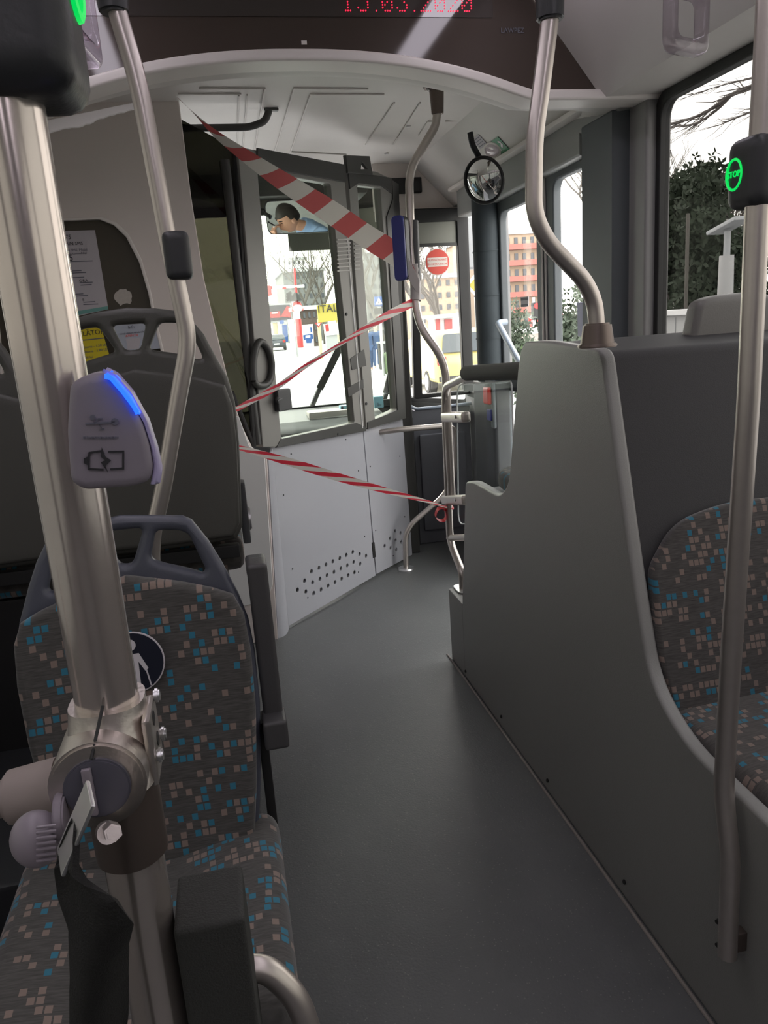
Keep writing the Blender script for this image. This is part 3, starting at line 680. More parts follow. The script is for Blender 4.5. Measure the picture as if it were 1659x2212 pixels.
def beltf(u, w):
    f = u*(len(pts)-1); i = min(int(f), len(pts)-2); q = f-i; q = q*q*(3-2*q)
    c = pts[i].lerp(pts[i+1], q); ww = (wid[i]*(1-q)+wid[i+1]*q)*0.36/FPX
    return c+CR*(w-0.5)*ww+Y*(0.012*math.sin(w*PI*1.2+u*5))
MB().grid(beltf, 40, 10).solid(0.003).build('webbing', 'belt', t)
# --- foam pad and bent tube at the lower edge
f0, f1 = ay(372, 2008, 0.40), ay(525, 1995, 0.40)
t = thing('foam_pad', 'square black foam pad with a worn top edge in front of the patterned cushion', 'pad', ay(450, 2300, 0.40))
cx_ = (f0.x+f1.x)/2; w_ = f1.x-f0.x
mb = MB().box((cx_+0.001, 0.422, f0.z-0.075), (w_*1.02, 0.05, 0.15), None, 0.0035, 3)
mb.build('pad', 'foam', t)
pt = [ay(510, 2092, 0.445), ay(575, 2090, 0.445), ay(640, 2150, 0.44), ay(672, 2240, 0.435), ay(690, 2360, 0.43)]
MB().tube(pt, 0.0088, 20, 0.03, 8).build('bent_tube', 'steel', t)
# --- charging box
t = thing('usb_charging_box', 'lavender grey charging box glowing blue along its edge, on the thick pole', 'charger', ay(180, 1050, 0.40))
pc = ay(240, 930, 0.385); n_ = V3((-0.10, -1, 0.05)).normalized(); n_ = V3((0.05, -1, 0.0)).normalized()
uu = V3((1, 0.05, 0)).normalized(); vv = Z.copy()
def q3(x, y): p = ap(x, y, pc, n_); d_ = p-pc; return (d_.dot(uu), d_.dot(vv))
ol = [q3(x, y) for x, y in ((178, 812), (212, 803), (232, 806), (275, 852), (306, 910), (322, 960), (330, 1010), (322, 1038), (290, 1050), (180, 1058), (152, 1040), (144, 930), (150, 830))]
MB().plate([rpoly(ol, 0.004)], pc+Y*0.008, uu, vv, 0.022, 0.004).build('housing', 'usb', t)
eo = [q3(x, y) for x, y in ((214, 803), (240, 808), (285, 855), (318, 912), (338, 975), (348, 1022), (344, 1046), (322, 1050), (329, 1005), (321, 960), (305, 910), (275, 855), (240, 815))]
MB().plate([rpoly(eo, 0.001)], pc+Y*0.010, uu, vv, 0.020, 0.002).build('edge_strip', 'usb_edge', t)
eo = [q3(x, y) for x, y in ((224, 806), (246, 812), (284, 855), (304, 893), (296, 893), (262, 848), (236, 818))]
MB().plate([rpoly(eo, 0.001)], pc+Y*0.005, uu, vv, 0.024, 0.002).build('blue_light', 'blue', t)
ic = pc-Y*0.0036
mb = MB()
def sym(pp): mb.plate([[q3(x, y) for x, y in pp]], ic, uu, vv, 0.0006)
sym(((187, 912), (250, 908), (250, 912), (187, 916)))
mb.plate([circle(*q3(250, 909), 0.0017, 12)], ic, uu, vv, 0.0006)
sym(((205, 912), (215, 901), (224, 901), (224, 904), (216, 904), (208, 914))); mb.plate([circle(*q3(203, 900), 0.0013, 10)], ic, uu, vv, 0.0006)
sym(((212, 912), (224, 924), (216, 926), (228, 926), (228, 922), (220, 922), (215, 912)))
for k in range(13): sym(((182+k*6, 941), (186+k*6, 941), (186+k*6, 945), (182+k*6, 945)))
mb.build('charging_mark', 'greyink', t)
mb = MB()
mb.plate([[q3(x, y) for x, y in ((194, 974), (222, 970), (222, 974), (197, 978), (196, 1008), (226, 1010), (226, 1014), (192, 1012), (192, 1002), (184, 998), (184, 988), (192, 984))]], ic, uu, vv, 0.0006)
mb.plate([[q3(x, y) for x, y in ((236, 972), (270, 971), (270, 1011), (240, 1013), (240, 1009), (266, 1007), (266, 975), (236, 976))]], ic, uu, vv, 0.0006)
mb.plate([[q3(x, y) for x, y in ((222, 964), (230, 984), (242, 992), (230, 1004), (236, 1018), (220, 996), (230, 992), (220, 984))]], ic, uu, vv, 0.0006)
mb.build('battery_mark', 'ink', t)
# --- stop button boxes
def stop_box(name, label, c, size, ringside, ring=None, rx=None):
    t = thing(name, label, 'button', V3(c)-Z*size[2]/2, 'stop button boxes on the poles')
    MB().box(c, size, None, min(size)*0.32, 5).build('housing', 'dark', t)
    return t
c = ay(45, 90, 0.405); 
t = stop_box('stop_button', 'black stop button box with a green light at its edge, on the thick pole', (c.x-0.004, 0.42, c.z+0.030), (0.055, 0.062, 0.105), 'x')
mb = MB(); cc = V3((c.x+0.0235, 0.42, c.z+0.040))
mb.tube([cc+V3((0, 0.024*math.cos(a), 0.024*math.sin(a))) for a in [2*PI*k/28 for k in range(29)]], 0.0028, 8)
mb.build('light_ring', 'green', t)
c = ay(384, 553, 1.575)
t = stop_box('stop_button', 'small dark stop button box on the thin bent pole ahead of the picture board', (c.x, 1.575, c.z), (0.050, 0.05, 0.088), 'x')
t['label'] = 'small dark unlit stop button box on the thin bent pole before the pale partition'
c = ax(1625, 373, 0.775)
cb = V3((c.x+0.012, c.y, c.z))
t = stop_box('stop_button', 'dark stop button box with a glowing green ring beside the big side window', cb, (0.066, 0.07, 0.098), 'x')
g = V3((cb.x-0.0325, cb.y+0.012, cb.z)); mb = MB()
mb.tube([g+V3((0, 0.017*math.cos(a), 0.0205*math.sin(a))) for a in [2*PI*k/28 for k in range(29)]], 0.0022, 8)
mb.build('light_ring', 'green', t)
MB().text('STOP', 0.0125, g-X*0.001, -Y, Z, 0.001).build('stop_word', 'green', t)
# --- thin bent pole by the left seats
t = thing('grab_pole', 'slim bent steel pole rising between the two rows of seats', 'pole', ay(330, 1215, 1.58)); 
pp = [(240, -40), (252, 20), (300, 180), (328, 330), (345, 420), (366, 535), (382, 610), (404, 715), (404, 760), (380, 890), (352, 1060), (330, 1150), (327, 1215)]
P_ = [ay(x, y, 1.58) for x, y in pp]; P_.append(V3((P_[-1].x, 1.58, 0.38)))
MB().tube(P_, 0.0168, 18, 0.06).build('tube', 'steel', t)
c = ay(243, 2, 1.58); MB().cyl(c-Z*0.02, c+Z*0.12, 0.026, 0.032, n=18, bevel=0.004).build('ceiling_socket', 'dark', t)
# --- pole beside the big window
t = thing('grab_pole', 'steel pole in front of the big side window, cranked near its lower end', 'pole', ax(1572, 2062, 0.785))
P_ = [ax(x, y, 0.778) for x, y in ((1668, -120), (1652, 180), (1636, 440), (1618, 846), (1580, 1400), (1564, 1690), (1566, 1740), (1578, 1850), (1577, 1900), (1571, 2064))]
P_[-1].z -= 0.0
MB().tube(P_, 0.0168, 20, 0.03).build('tube', 'steel', t)
for y in (1990, 2040):
    p = ax(1552, y, 0.772); MB().cyl(p-Y*0.0012-X*0.004, p+Y*0.0008+X*0.001, 0.0045, n=12).build('bolt_hole', 'black', t)
p = P_[-1]; MB().box((0.798, p.y, p.z+0.03), (0.026, 0.02, 0.04), None, 0.003).build('wall_stud', 'steel_dark', t)
# --- bowed pole on the bench
t = thing('grab_pole', 'bowed steel pole standing in a grey socket on the bench back', 'pole', az(1290, 745, 1.322))
fb = az(1290, 748, 1.322)
P_ = [ay(x, y, fb.y) for x, y in ((1196, -30), (1188, 40), (1168, 200), (1154, 300), (1153, 460), (1180, 520), (1262, 605), (1284, 650), (1289, 700))]+[fb+Z*0.01]
MB().tube(P_, 0.0172, 20, 0.07).build('tube', 'steel', t)
MB().cyl(fb, fb+Z*0.048, 0.036, 0.029, n=24, bevel=0.004).cyl(fb-Z*0.002, fb+Z*0.006, 0.042, 0.040, n=24, bevel=0.002).build('socket', 'steel_dark', t)
c = ay(1188, 25, fb.y); MB().cyl(c-Z*0.016, c+Z*0.10, 0.026, 0.030, n=18, bevel=0.004).build('ceiling_socket', 'dark', t)
# --- pole by the cab, ceiling to rail
t = thing('grab_pole', 'crooked steel pole with a ceiling flange between cab and front door', 'pole', ay(975, 1250, 2.965))
P_ = [ay(945, 240, 3.20), ay(941, 272, 3.20), ay(893, 352, 3.13), ay(884, 385, 3.12), ay(888, 540, 3.08), ay(897, 655, 3.04), ay(908, 706, 3.02), ay(950, 765, 2.98), ay(962, 800, 2.975), ay(965, 860, 2.975)]
P_.append(V3((P_[-1].x, P_[-1].y, ax(970, 1072, 0.86).z)))
MB().tube(P_, 0.0165, 18, 0.05).build('tube', 'steel', t)
c = P_[0]; top = V3((c.x, c.y, 2.297))
MB().cyl(top-Z*0.012, top, 0.052, n=24, bevel=0.003).cyl(c-Z*0.012, V3((c.x, c.y, 2.295)), 0.024, 0.030, n=20, bevel=0.003).build('flange', 'steel_dark', t)
for s in (-1, 1):
    MB().cyl(top+X*0.036*s-Z*0.022, top+X*0.036*s-Z*0.010, 0.007, n=12, bevel=0.002).build('flange_bolt', 'alu', t)
MB().tube([ay(893, 478, 3.10), ay(896, 545, 3.08), ay(899, 606, 3.065)], 0.0195, 16).build('dark_sleeve', 'dark2', t)
# --- handrail with foam sleeve and clear screen
XH = 0.86
t = thing('handrail', 'steel handrail with a black foam sleeve guarding the front seat', 'rail', ax(990, 1262, XH))
P_ = [ax(1130, 792, XH), ax(1008, 812, XH), ax(962, 835, XH), ax(962, 890, XH), ax(968, 1060, XH), ax(972, 1170, XH), ax(998, 1235, XH), ax(999, 1262, XH)]
P_[-1] = V3((XH, P_[-2].y-0.002, 0.318))
MB().tube([P_[0]-Y*0.25]+P_, 0.0155, 18, [0, 0, 0, 0.10, 0, 0, 0.06, 0.03, 0]).build('tube', 'steel', t)
MB().cyl(ax(1008, 806, XH), ax(1130, 790, XH)-Y*0.25, 0.027, n=22, bevel=0.004).build('foam_sleeve', 'foam', t)
fp = V3((XH, P_[-1].y, 0.318)); 
MB().plate([rpoly([(-0.03, -0.05), (0.05, -0.05), (0.05, 0.06), (-0.03, 0.06)], 0.03)], fp+Z*0.003, X, Y, 0.006, 0.002).build('foot_plate', 'alu', t)
MB().tube([ax(970, 1162, XH), ax(1030, 1160, XH)], 0.013, 14).build('lower_bar', 'steel', t)
for y in (901, 1080):
    p = ax(962, y, XH); q = ax(1006, y, XH)
    MB().obox((p+q)/2, (0.036, (p-q).length+0.02, 0.040), X, q-p, 0.012, 3).build('screen_clamp', 'steel', t)
    b_ = ax(983, y, XH-0.02); MB().cyl(b_+X*0.004, b_-X*0.003, 0.006, n=6).build('clamp_bolt', 'alu', t)
ol = [(ax(x, y, XH).y, ax(x, y, XH).z, r) for x, y, r in ((985, 832, .06), (1110, 824, .02), (1110, 1130, .02), (988, 1132, .06))]
ol[1] = (2.25, ol[1][1], .02); ol[2] = (2.25, ol[2][1], .02)
t2 = thing('clear_screen', 'clear acrylic screen clamped under the foam-sleeved handrail', 'screen', (XH, 2.6, 0.6))
MB().plate([rpoly(ol, 0.02, 8)], V3((XH+0.004, 0, 0)), Y, Z, 0.005).build('sheet', 'acryl', t2)
rp = [V3((XH+0.004, *q)) for q in rpoly(ol, 0.02, 8)]; rp.append(rp[0])
MB().tube(rp, 0.0028, 6).build('polished_edge', 'acryl_edge', t2)
# --- rail from the cab door to the floor
YR = 4.16
t = thing('door_rail', 'thin steel rail running from the white cab panel down to the floor', 'rail', az(880, 1225, 0.0))
P_ = [ay(818, 934, 4.19), ay(862, 928, YR), ay(960, 920, YR), ay(982, 925, YR), ay(984, 985, YR), ay(979, 1035, YR), ay(958, 1072, YR), ay(890, 1130, YR), ay(876, 1155, YR), ay(877, 1224, YR)]
P_[-1].z = 0.004
MB().tube(P_, 0.0155, 16, 0.06).build('tube', 'steel', t)
q_ = ay(822, 933, 4.19); MB().plate([rpoly([(-0.045, -0.02), (0.02, -0.02), (0.02, 0.02), (-0.045, 0.02)], 0.018)], q_+V3((-0.01, 0.012, 0)), V3((0.69, 0.73, 0)).normalized(), Z, 0.006, 0.002).build('wall_plate', 'alu', t)
MB().cyl((P_[-1].x, YR, 0.0), (P_[-1].x, YR, 0.010), 0.052, 0.046, n=28, bevel=0.003).build('floor_flange', 'alu', t)
# --- strap handles hanging from the ceiling
def strap(label, c, rot, w, h):
    t = thing('hanging_strap_handle', label, 'strap', c, 'clear strap handles')
    R = Matrix.Rotation(rot, 3, 'Z'); u_ = R @ X
    MB().plate([rrect(-w/2, -h, w/2, 0.0, 0.02), rrect(-w/2+0.016, -h+0.024, w/2-0.016, -0.03, 0.014)], c, u_, Z, 0.026, 0.006).build('grip', 'strap', t)
    MB().box(V3((c.x, c.y, (c.z-0.02+2.415)/2)), (0.024, 0.004, 2.415-c.z+0.02), None, 0.001).build('ribbon', 'steel_dark', t)
cs_ = ay(1474, 118, 1.35)
strap('clear plastic strap handle near the big side window', V3((cs_.x+0.006, 1.35, cs_.z+0.118)), 0.35, 0.10, 0.118)
cs_ = ay(190, 128, 0.95)
strap('clear plastic strap handle hanging beside the black stop button box', V3((cs_.x-0.008, 0.95, cs_.z+0.118)), 1.42, 0.10, 0.118)
# --- dark grab handle under the cab ceiling
t = thing('grab_bar', 'dark curved grab handle under the pale cab ceiling', 'handle', ay(530, 275, 3.50))
P_ = [ay(468, 275, 3.50), ay(540, 275, 3.50), ay(572, 262, 3.50), ay(580, 243, 3.50)]; P_.append(V3((P_[-1].x+0.002, 3.50, 2.298)))
P_[0] = P_[0]-X*0.30
MB().tube([V3((P_[0].x-0.03, 3.50, 2.298)), P_[0]-X*0.03]+P_, 0.0145, 16, 0.05).build('grip', 'frame_dark', t)
for x in (P_[-1].x+0.01, P_[0].x-0.03):
    MB().box((x, 3.50, 2.294), (0.06, 0.03, 0.010), None, 0.003).build('mount', 'frame_dark', t)
# --- ticket validator on the cab pole
t = thing('ticket_validator', 'slim blue and black ticket validator on the crooked cab pole', 'validator', ay(868, 600, 3.06))
nv = V3((-0.75, -0.66, 0)); uv_ = V3((0.66, -0.75, 0)); c = ay(868, 537, 3.05)
o1 = [(-0.03, -0.118, .02), (0.03, -0.118, .02), (0.03, 0.118, .02), (-0.03, 0.118, .02)]
MB().plate([rpoly(o1, 0.02)], c, uv_, Z, 0.030, 0.005).build('housing', 'dark', t)
MB().plate([rpoly([(a*0.95, b*1.02, r) for a, b, r in o1], 0.02)], c+nv*0.017, uv_, Z, 0.012, 0.004).build('blue_cover', 'bluep', t)
MB().tube([c+nv*0.010+uv_*-0.031+Z*k for k in (-0.10, 0.10)], 0.004, 8).build('pale_edge', 'stickerwhite', t)
# ================================================================== BARRIER TAPE
M['tapered'] = mat('tape_red', (0.62, 0.02, 0.035), 0.4); M['tapewhite'] = mat('tape_white', (0.42, 0.39, 0.38), 0.4)
def ribbon(name, label, top, bot, m, twist=0.0):
    """top/bot: equal lists of points; a strip with real thickness and a UV running along it"""
    mb = MB(); bm = mb.bm; uvl = bm.loops.layers.uv.new('UVMap')
    n = len(top); L = [0.0]
    for i in range(1, n): L.append(L[-1]+((top[i]-top[i-1]).length+(bot[i]-bot[i-1]).length)/2)
    W = 4; P = [[top[i].lerp(bot[i], j/W) for j in range(W+1)] for i in range(n)]
    vs = [[bm.verts.new(p) for p in r] for r in P]
    for i in range(n-1):
        for j in range(W):
            f = bm.faces.new((vs[i][j], vs[i+1][j], vs[i+1][j+1], vs[i][j+1]))
            for l, (a, b) in zip(f.loops, ((i, j), (i+1, j), (i+1, j+1), (i, j+1))): l[uvl].uv = (L[a], b/W)
    ob = mb.build(name, m, recalc=False)
    return tag(ob, label, 'tape', 'red and white barrier tapes')
def spline(pts, n):
    out = []; k = len(pts)
    for i in range(k-1):
        p0, p1, p2, p3 = pts[max(i-1, 0)], pts[i], pts[i+1], pts[min(i+2, k-1)]
        for q in range(n):
            t = q/n; out.append(0.5*((2*p1)+(p2-p0)*t+(2*p0-5*p1+4*p2-p3)*t*t+(3*p1-p0-3*p2+p3)*t**3))
    out.append(pts[-1]); return out
tp = [(380, 208), (415, 240), (470, 283), (560, 338), (640, 385), (720, 432), (800, 486), (848, 516), (872, 545), (893, 575)]
bt = [(388, 214), (420, 247), (470, 303), (560, 378), (640, 437), (720, 492), (800, 545), (848, 574), (878, 596), (902, 598)]
ys = [3.235-0.205*k/9 for k in range(10)]
ribbon('barrier_tape', 'wide red and white tape stretched from the partition top to the crooked pole', spline([ay(*a, y) for a, y in zip(tp, ys)], 6), spline([ay(*a, y) for a, y in zip(bt, ys)], 6), 'tape1')
tp = [(890, 645), (840, 670), (780, 708), (720, 748), (660, 785), (600, 828), (545, 858), (508, 880)]
bt = [(891, 664), (842, 688), (780, 722), (720, 757), (660, 797), (600, 842), (545, 872), (511, 890)]
ys = [3.03-0.93*k/7 for k in range(8)]
ribbon('barrier_tape', 'twisted red and white tape rising from the seat back to the crooked pole', spline([ay(*a, y) for a, y in zip(tp, ys)], 6), spline([ay(*a, y) for a, y in zip(bt, ys)], 6), 'tape2')
tp = [(510, 960), (560, 972), (640, 993), (720, 1018), (800, 1043), (880, 1067), (930, 1082), (966, 1094)]
bt = [(510, 970), (560, 986), (640, 1012), (720, 1037), (800, 1058), (880, 1077), (930, 1088), (966, 1098)]
ys = [2.05+0.92*k/7 for k in range(8)]
o3 = ribbon('barrier_tape', 'low red and white tape tied to the handrail below its lower clamp', spline([ax(*a, XH) if False else ay(*a, y) for a, y in zip(tp, ys)], 6), spline([ay(*a, y) for a, y in zip(bt, ys)], 6), 'tape2')
# knot and loose loop
kc = ax(968, 1097, XH)
wp = spline([ay(x, y, yy_) for x, y, yy_ in ((893, 572, 3.072), (896, 600, 3.066), (897, 628, 3.05), (897, 650, 3.04))], 4)
w1 = [q for q in COL.objects if q.name == 'barrier_tape'][0]
MB().sweep(wp, [0.0225-0.0008*(i % 2) for i in range(len(wp))], 14).build('pole_wrap', 'tapewhite', w1)
b3 = MB(); f0_, f1_ = ay(868, 540, 3.03), ay(902, 630, 3.03)
b3.plate([[(p.x, p.z) for p in (ay(866, 530, 3.03), ay(880, 552, 3.03), ay(906, 606, 3.03), ay(905, 642, 3.03), ay(884, 606, 3.03), ay(870, 572, 3.03))]], V3((0, 3.028, 0)), X, Z, 0.004, 0.001).build('loose_fold', 'tapewhite', w1)
mb = MB().tube([kc+V3((0.019*math.cos(a), 0.019*math.sin(a), 0.004*math.sin(3*a))) for a in [2*PI*k/16 for k in range(17)]], 0.0055, 8)
lp = [(960, 1096), (946, 1100), (941, 1116), (950, 1124), (961, 1122), (962, 1108), (959, 1098)]
lpt = spline([ay(x, y, kc.y-0.015) for x, y in lp], 5)
def obj_par(mb, name, m, par): return mb.build(name, m, par)
obj_par(mb, 'knot', 'tapered', o3)
b2 = MB()
def loopf(u, w):
    f = u*(len(lpt)-1); i = min(int(f), len(lpt)-2); c = lpt[i].lerp(lpt[i+1], f-i)
    return c+Y*(w-0.5)*0.022+Z*(w-0.5)*0.008
b2.grid(loopf, 30, 3).solid(0.0012); obj_par(b2, 'loose_loop', 'tapered', o3)
# ================================================================== CAB
YP = 3.38
def pp_(x, y): p = ay(x, y, YP); return (p.x, p.z)
right = [pp_(x, y) for x, y in ((385, 206), (412, 420), (440, 600), (478, 760), (500, 850), (522, 920), (545, 968), (577, 992), (588, 1180), (598, 1362))]
right[-1] = (right[-1][0], 0.0)
outl = [(XL, 0.0), (XL, 2.36)]+[(right[0][0], 2.36)]+right
h = [pp_(x, y) for x, y in ((215, 474), (245, 486), (272, 512), (300, 566), (320, 634), (334, 705), (350, 770))]
cxw = -0.555
wl = [(2*cxw-a, b) for a, b in h]
hole = h+[(h[-1][0]+0.01, 1.15), (wl[-1][0]-0.01, 1.15)]+list(reversed(wl))
mb = MB().plate([outl, hole], V3((0, YP+0.02, 0)), X, Z, 0.04, 0.004)
pw = struct(mb.build('wall_partition', 'part'))
lpn = [ay(x, y, YP-0.004) for x, y in ((440, 880), (516, 900), (538, 962), (572, 990), (584, 1180), (589, 1262), (578, 1296), (440, 1330))]
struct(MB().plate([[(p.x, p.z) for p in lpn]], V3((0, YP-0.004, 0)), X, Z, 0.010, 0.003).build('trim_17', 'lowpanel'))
t = thing('partition_window', 'dark brown arched panel set in the pale cab partition', 'panel', (cxw, YP+0.02, 1.15))
MB().plate([[(a+(0.012 if a > cxw else -0.012), b+0.010) for a, b in hole], hole], V3((0, YP+0.006, 0)), X, Z, 0.020, 0.004).build('rim', 'rim', t)
MB().plate([[(a, b) for a, b in hole]], V3((0, YP+0.028, 0)), X, Z, 0.006).build('pane', 'brown', t)
def sheet(name, label, quad, m, yy):
    pts = [ay(x, y, yy) for x, y in quad]
    o = pts[0]; u_ = (pts[1]-pts[0]).normalized(); v_ = (pts[0]-pts[3]); v_ = (v_-u_*v_.dot(u_)).normalized()
    t = thing(name, label, 'notice', (pts[0]+pts[2])/2)
    MB().plate([[((p-o).dot(u_), (p-o).dot(v_)) for p in pts]], o+Y*0.0008, u_, v_, 0.0014).build('sheet', m, t)
    return t, u_, v_
yy = YP+0.0235
t, u_, v_ = sheet('notice_poster', 'white printed notice sheet on the dark brown arched panel', ((100, 500), (205, 497), (234, 668), (135, 690)), 'paper', yy)
def words_(x, y, s, size, m, al='LEFT', nm='print'):
    MB().text(s, size, ay(x, y, yy-0.0008), u_, v_, 0.0004, al).build(nm, m, t)
words_(134, 513, 'S75', 0.024, 'ink', nm='line_number')
words_(137, 527, 'PRIN SMS', 0.018, 'ink', nm='heading')
words_(138, 541, 'Prin SMS, Mobil', 0.014, 'greyink'); words_(140, 548, 'plata cu mobilul', 0.013, 'greyink')
words_(139, 558, '75', 0.034, 'ink', nm='line_number')
mb = MB()
for x0, x1, y in ((146, 200, 565), (146, 176, 586), (150, 186, 590), (150, 182, 600), (172, 200, 611), (174, 198, 616), (154, 180, 636), (156, 190, 640), (180, 206, 653), (180, 212, 658)):
    a_, b_ = ay(x0, y, yy-0.0008), ay(x1, y-1.5, yy-0.0008); mb.obox((a_+b_)/2, ((b_-a_).length, 0.001, 0.0035), b_-a_, Y)
mb.build('lettering', 'greyink', t)
words_(171, 607, 'ORA', 0.016, 'ink', nm='heading'); words_(153, 631, 'NI', 0.014, 'ink', nm='heading'); words_(178, 648, '8', 0.016, 'ink', nm='heading')
a = ((150, 675), (233, 661), (234, 668), (150, 684)); pts = [ay(x, y, yy-0.001) for x, y in a]
MB().plate([[(p.x, p.z) for p in pts]], V3((0, yy-0.001, 0)), X, Z, 0.0008).build('teal_band', 'teal', t)
c = ay(266, 642, yy); rr = random.Random(5)
tag(MB().plate([[(0.034*(1+rr.uniform(-.12, .12)-(0.35 if 5 < k < 8 else 0))*math.cos(2*PI*k/22), 0.034*(1+rr.uniform(-.12, .12)-(0.3 if 15 < k < 19 else 0))*math.sin(2*PI*k/22)) for k in range(22)]], c, X, Z, 0.002).build('torn_sticker', 'torn'), 'torn pale round sticker remnant on the brown arched panel', 'sticker')
yy = YP-0.0025
t, u_, v_ = sheet('fare_notice', 'yellow fare notice behind the loop handle of the seat ahead', ((120, 718), (218, 706), (246, 800), (150, 812)), 'paper_yellow', yy+0.0)
words_(168, 723, 'ĂLĂTORI', 0.027, 'ink', nm='heading')
mb = MB()
for x0, x1, y in ((168, 226, 736), ):
    a_, b_ = ay(x0, y, yy-0.0008), ay(x1, y-6, yy-0.0008); mb.obox((a_+b_)/2, ((b_-a_).length, 0.001, 0.004), b_-a_, Y)
mb.build('lettering', 'greyink', t)
words_(171, 752, 'călătorie - 1,50 LEI', 0.014, 'greyink'); words_(173, 762, 'călătorie - 1,80 LEI', 0.014, 'greyink'); words_(176, 774, 'și 80 lei', 0.014, 'greyink')
t, u_, v_ = sheet('info_notice', 'pale bluish notice beside the yellow one on the partition', ((232, 700), (334, 690), (352, 752), (252, 764)), 'paper_blue', yy+0.0004)
words_(284, 707, 'Info', 0.018, 'greyink', 'CENTER', 'heading'); words_(286, 719, 'Stimați călători, vă informăm', 0.0085, 'greyink', 'CENTER'); words_(285, 725, 'ATENȚIE', 0.013, 'red', 'CENTER')
pts = [ay(x, y, yy-0.0008) for x, y in ((272, 732), (304, 729), (300, 753), (276, 756))]
MB().plate([[(p.x, p.z) for p in pts]], V3((0, yy-0.0006, 0)), X, Z, 0.0008).build('picture_field', 'paper', t)
# ---- slanted cab door and fixed screen beside it
P0, P1 = az(622, 1357, 0), az(888, 1203, 0)
DU = (P1-P0).normalized(); DN = V3((DU.y, -DU.x, 0))   # DN looks to the passengers
def cp(x, y, k=0.0): p = ap(x, y, P0+DN*k, DN); return ((p-P0).dot(DU), p.z)
def cp3(x, y, k=0.0): return ap(x, y, P0+DN*k, DN)
def cplate(outl, k, th, bev=0.002, r=0.0):
    return MB().plate([rpoly([cp(*q) for q in o_], r) if r else [cp(*q) for q in o_] for o_ in outl], P0+DN*k, DU, Z, th, bev)
Z4 = lambda x, y: (500+x/3.687, 900+y/3.687)
door = thing('cab_door', 'white driver cab door with two rows of vent holes and a framed pane', 'door', P0, 'white cab fronts')
door['group'] = ''; del door['group']
hl1 = [(631, 1231), (691, 1204), (747, 1178), (802, 1152), (857, 1127), (909, 1102), (961, 1078), (1016, 1094), (1067, 1108), (576, 1306), (641, 1320), (700, 1291), (756, 1263), (811, 1236), (866, 1209), (917, 1184), (968, 1158), (1020, 1172), (520, 1379), (587, 1393), (650, 1405), (708, 1376), (765, 1347), (819, 1318), (872, 1290), (924, 1264), (975, 1239)]
def panel(outl, holes, par, back_k):
    oo = [cp(*q) for q in outl]
    hs_ = [circle(*cp(*Z4(*q)), 0.0112, 18) for q in holes]
    mb = MB().plate([oo]+hs_, P0+DN*0.0, DU, Z, 0.010, 0.0015)
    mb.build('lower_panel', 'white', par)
    xs_ = [c[0] for c in oo]; 
    MB().plate([[(min(xs_)+0.02, 0.06), (max(xs_)-0.02, 0.06), (max(xs_)-0.02, 0.36), (min(xs_)+0.02, 0.36)]], P0-DN*0.035, DU, Z, 0.01).build('vent_backing', 'frame', par)
pl = [(585, 967), (782, 931), (810, 1243), (622, 1352)]
panel(pl, hl1, door, 0)
def screws(lst, par):
    for q in lst:
        p = cp3(*Z4(*q), 0.006); MB().cyl(p-DN*0.002, p+DN*0.0015, 0.0042, n=8, bevel=0.001).build('screw', 'black', par)
screws(((476, 298), (911, 183), (415, 625), (1012, 431), (487, 1213), (1061, 953), (609, 1442), (1012, 1238)), door)
fixed = thing('cab_side_panel', 'narrow white cab panel with few vent holes beside the front door', 'panel', P1)
panel([(784, 930), (868, 906), (889, 1198), (812, 1240)], ((1298, 911), (1342, 927), (1258, 970), (1303, 984), (1347, 999), (1215, 1029), (1262, 1045), (1308, 1058)), fixed, 0)
screws(((1341, 316), (1106, 396), (1380, 797), (1149, 907), (1289, 1108)), fixed)
cplate([[(801, 1172), (806, 1171), (809, 1203), (804, 1205)]], 0.004, 0.012, 0.001).build('latch_gap', 'black', fixed)
# frames with panes
df = cplate([[(505, 318), (736, 366), (738, 400), (781, 928), (586, 965), (560, 966)], rpoly([(548, 372), (706, 398), (759, 913), (600, 948)], 6)], 0.0, 0.045, 0.004)
df.build('window_frame', 'frame', door)
cplate([[(546, 366), (708, 392), (762, 918), (598, 954)]], -0.004, 0.005, 0.0).build('pane', 'cabglass', door)
cplate([[(598, 948), (762, 913), (782, 923), (782, 931), (588, 967), (594, 955)]], 0.020, 0.012, 0.002).build('sill_strip', 'frame_dark', door)
ff = cplate([rpoly([(743, 362), (806, 372), (838, 388), (869, 903), (784, 927)], 3), rpoly([(764, 402), (814, 407), (850, 884), (803, 906)], 4)], 0.0, 0.045, 0.004)
ff.build('window_frame', 'frame', fixed)
cplate([[(760, 398), (818, 402), (854, 890), (800, 910)]], -0.004, 0.005, 0.0).build('pane', 'cabglass', fixed)
# darker top of the frames and the bracket to the ceiling
cplate([[(545, 322), (737, 358), (737, 396), (545, 362)]], 0.026, 0.012, 0.003).build('top_beam', 'frame_dark', door)
MB().plate([[cp(x, y) for x, y in ((733, 338), (785, 340), (792, 380), (738, 376))], [cp(x, y) for x, y in ((768, 352), (781, 368), (766, 368))]], P0+DN*0.03, DU, Z, 0.02, 0.003).build('ceiling_bracket', 'frame_dark', fixed)
cplate([[(851, 400), (838, 392), (868, 903), (785, 927), (785, 912), (850, 886), (826, 470)]], 0.024, 0.010, 0.002).build('black_trim', 'frame_dark', fixed)
cplate([[(742, 372), (836, 386), (838, 420), (816, 404), (764, 398), (746, 410)]], 0.026, 0.01, 0.002).build('top_beam', 'frame_dark', fixed)
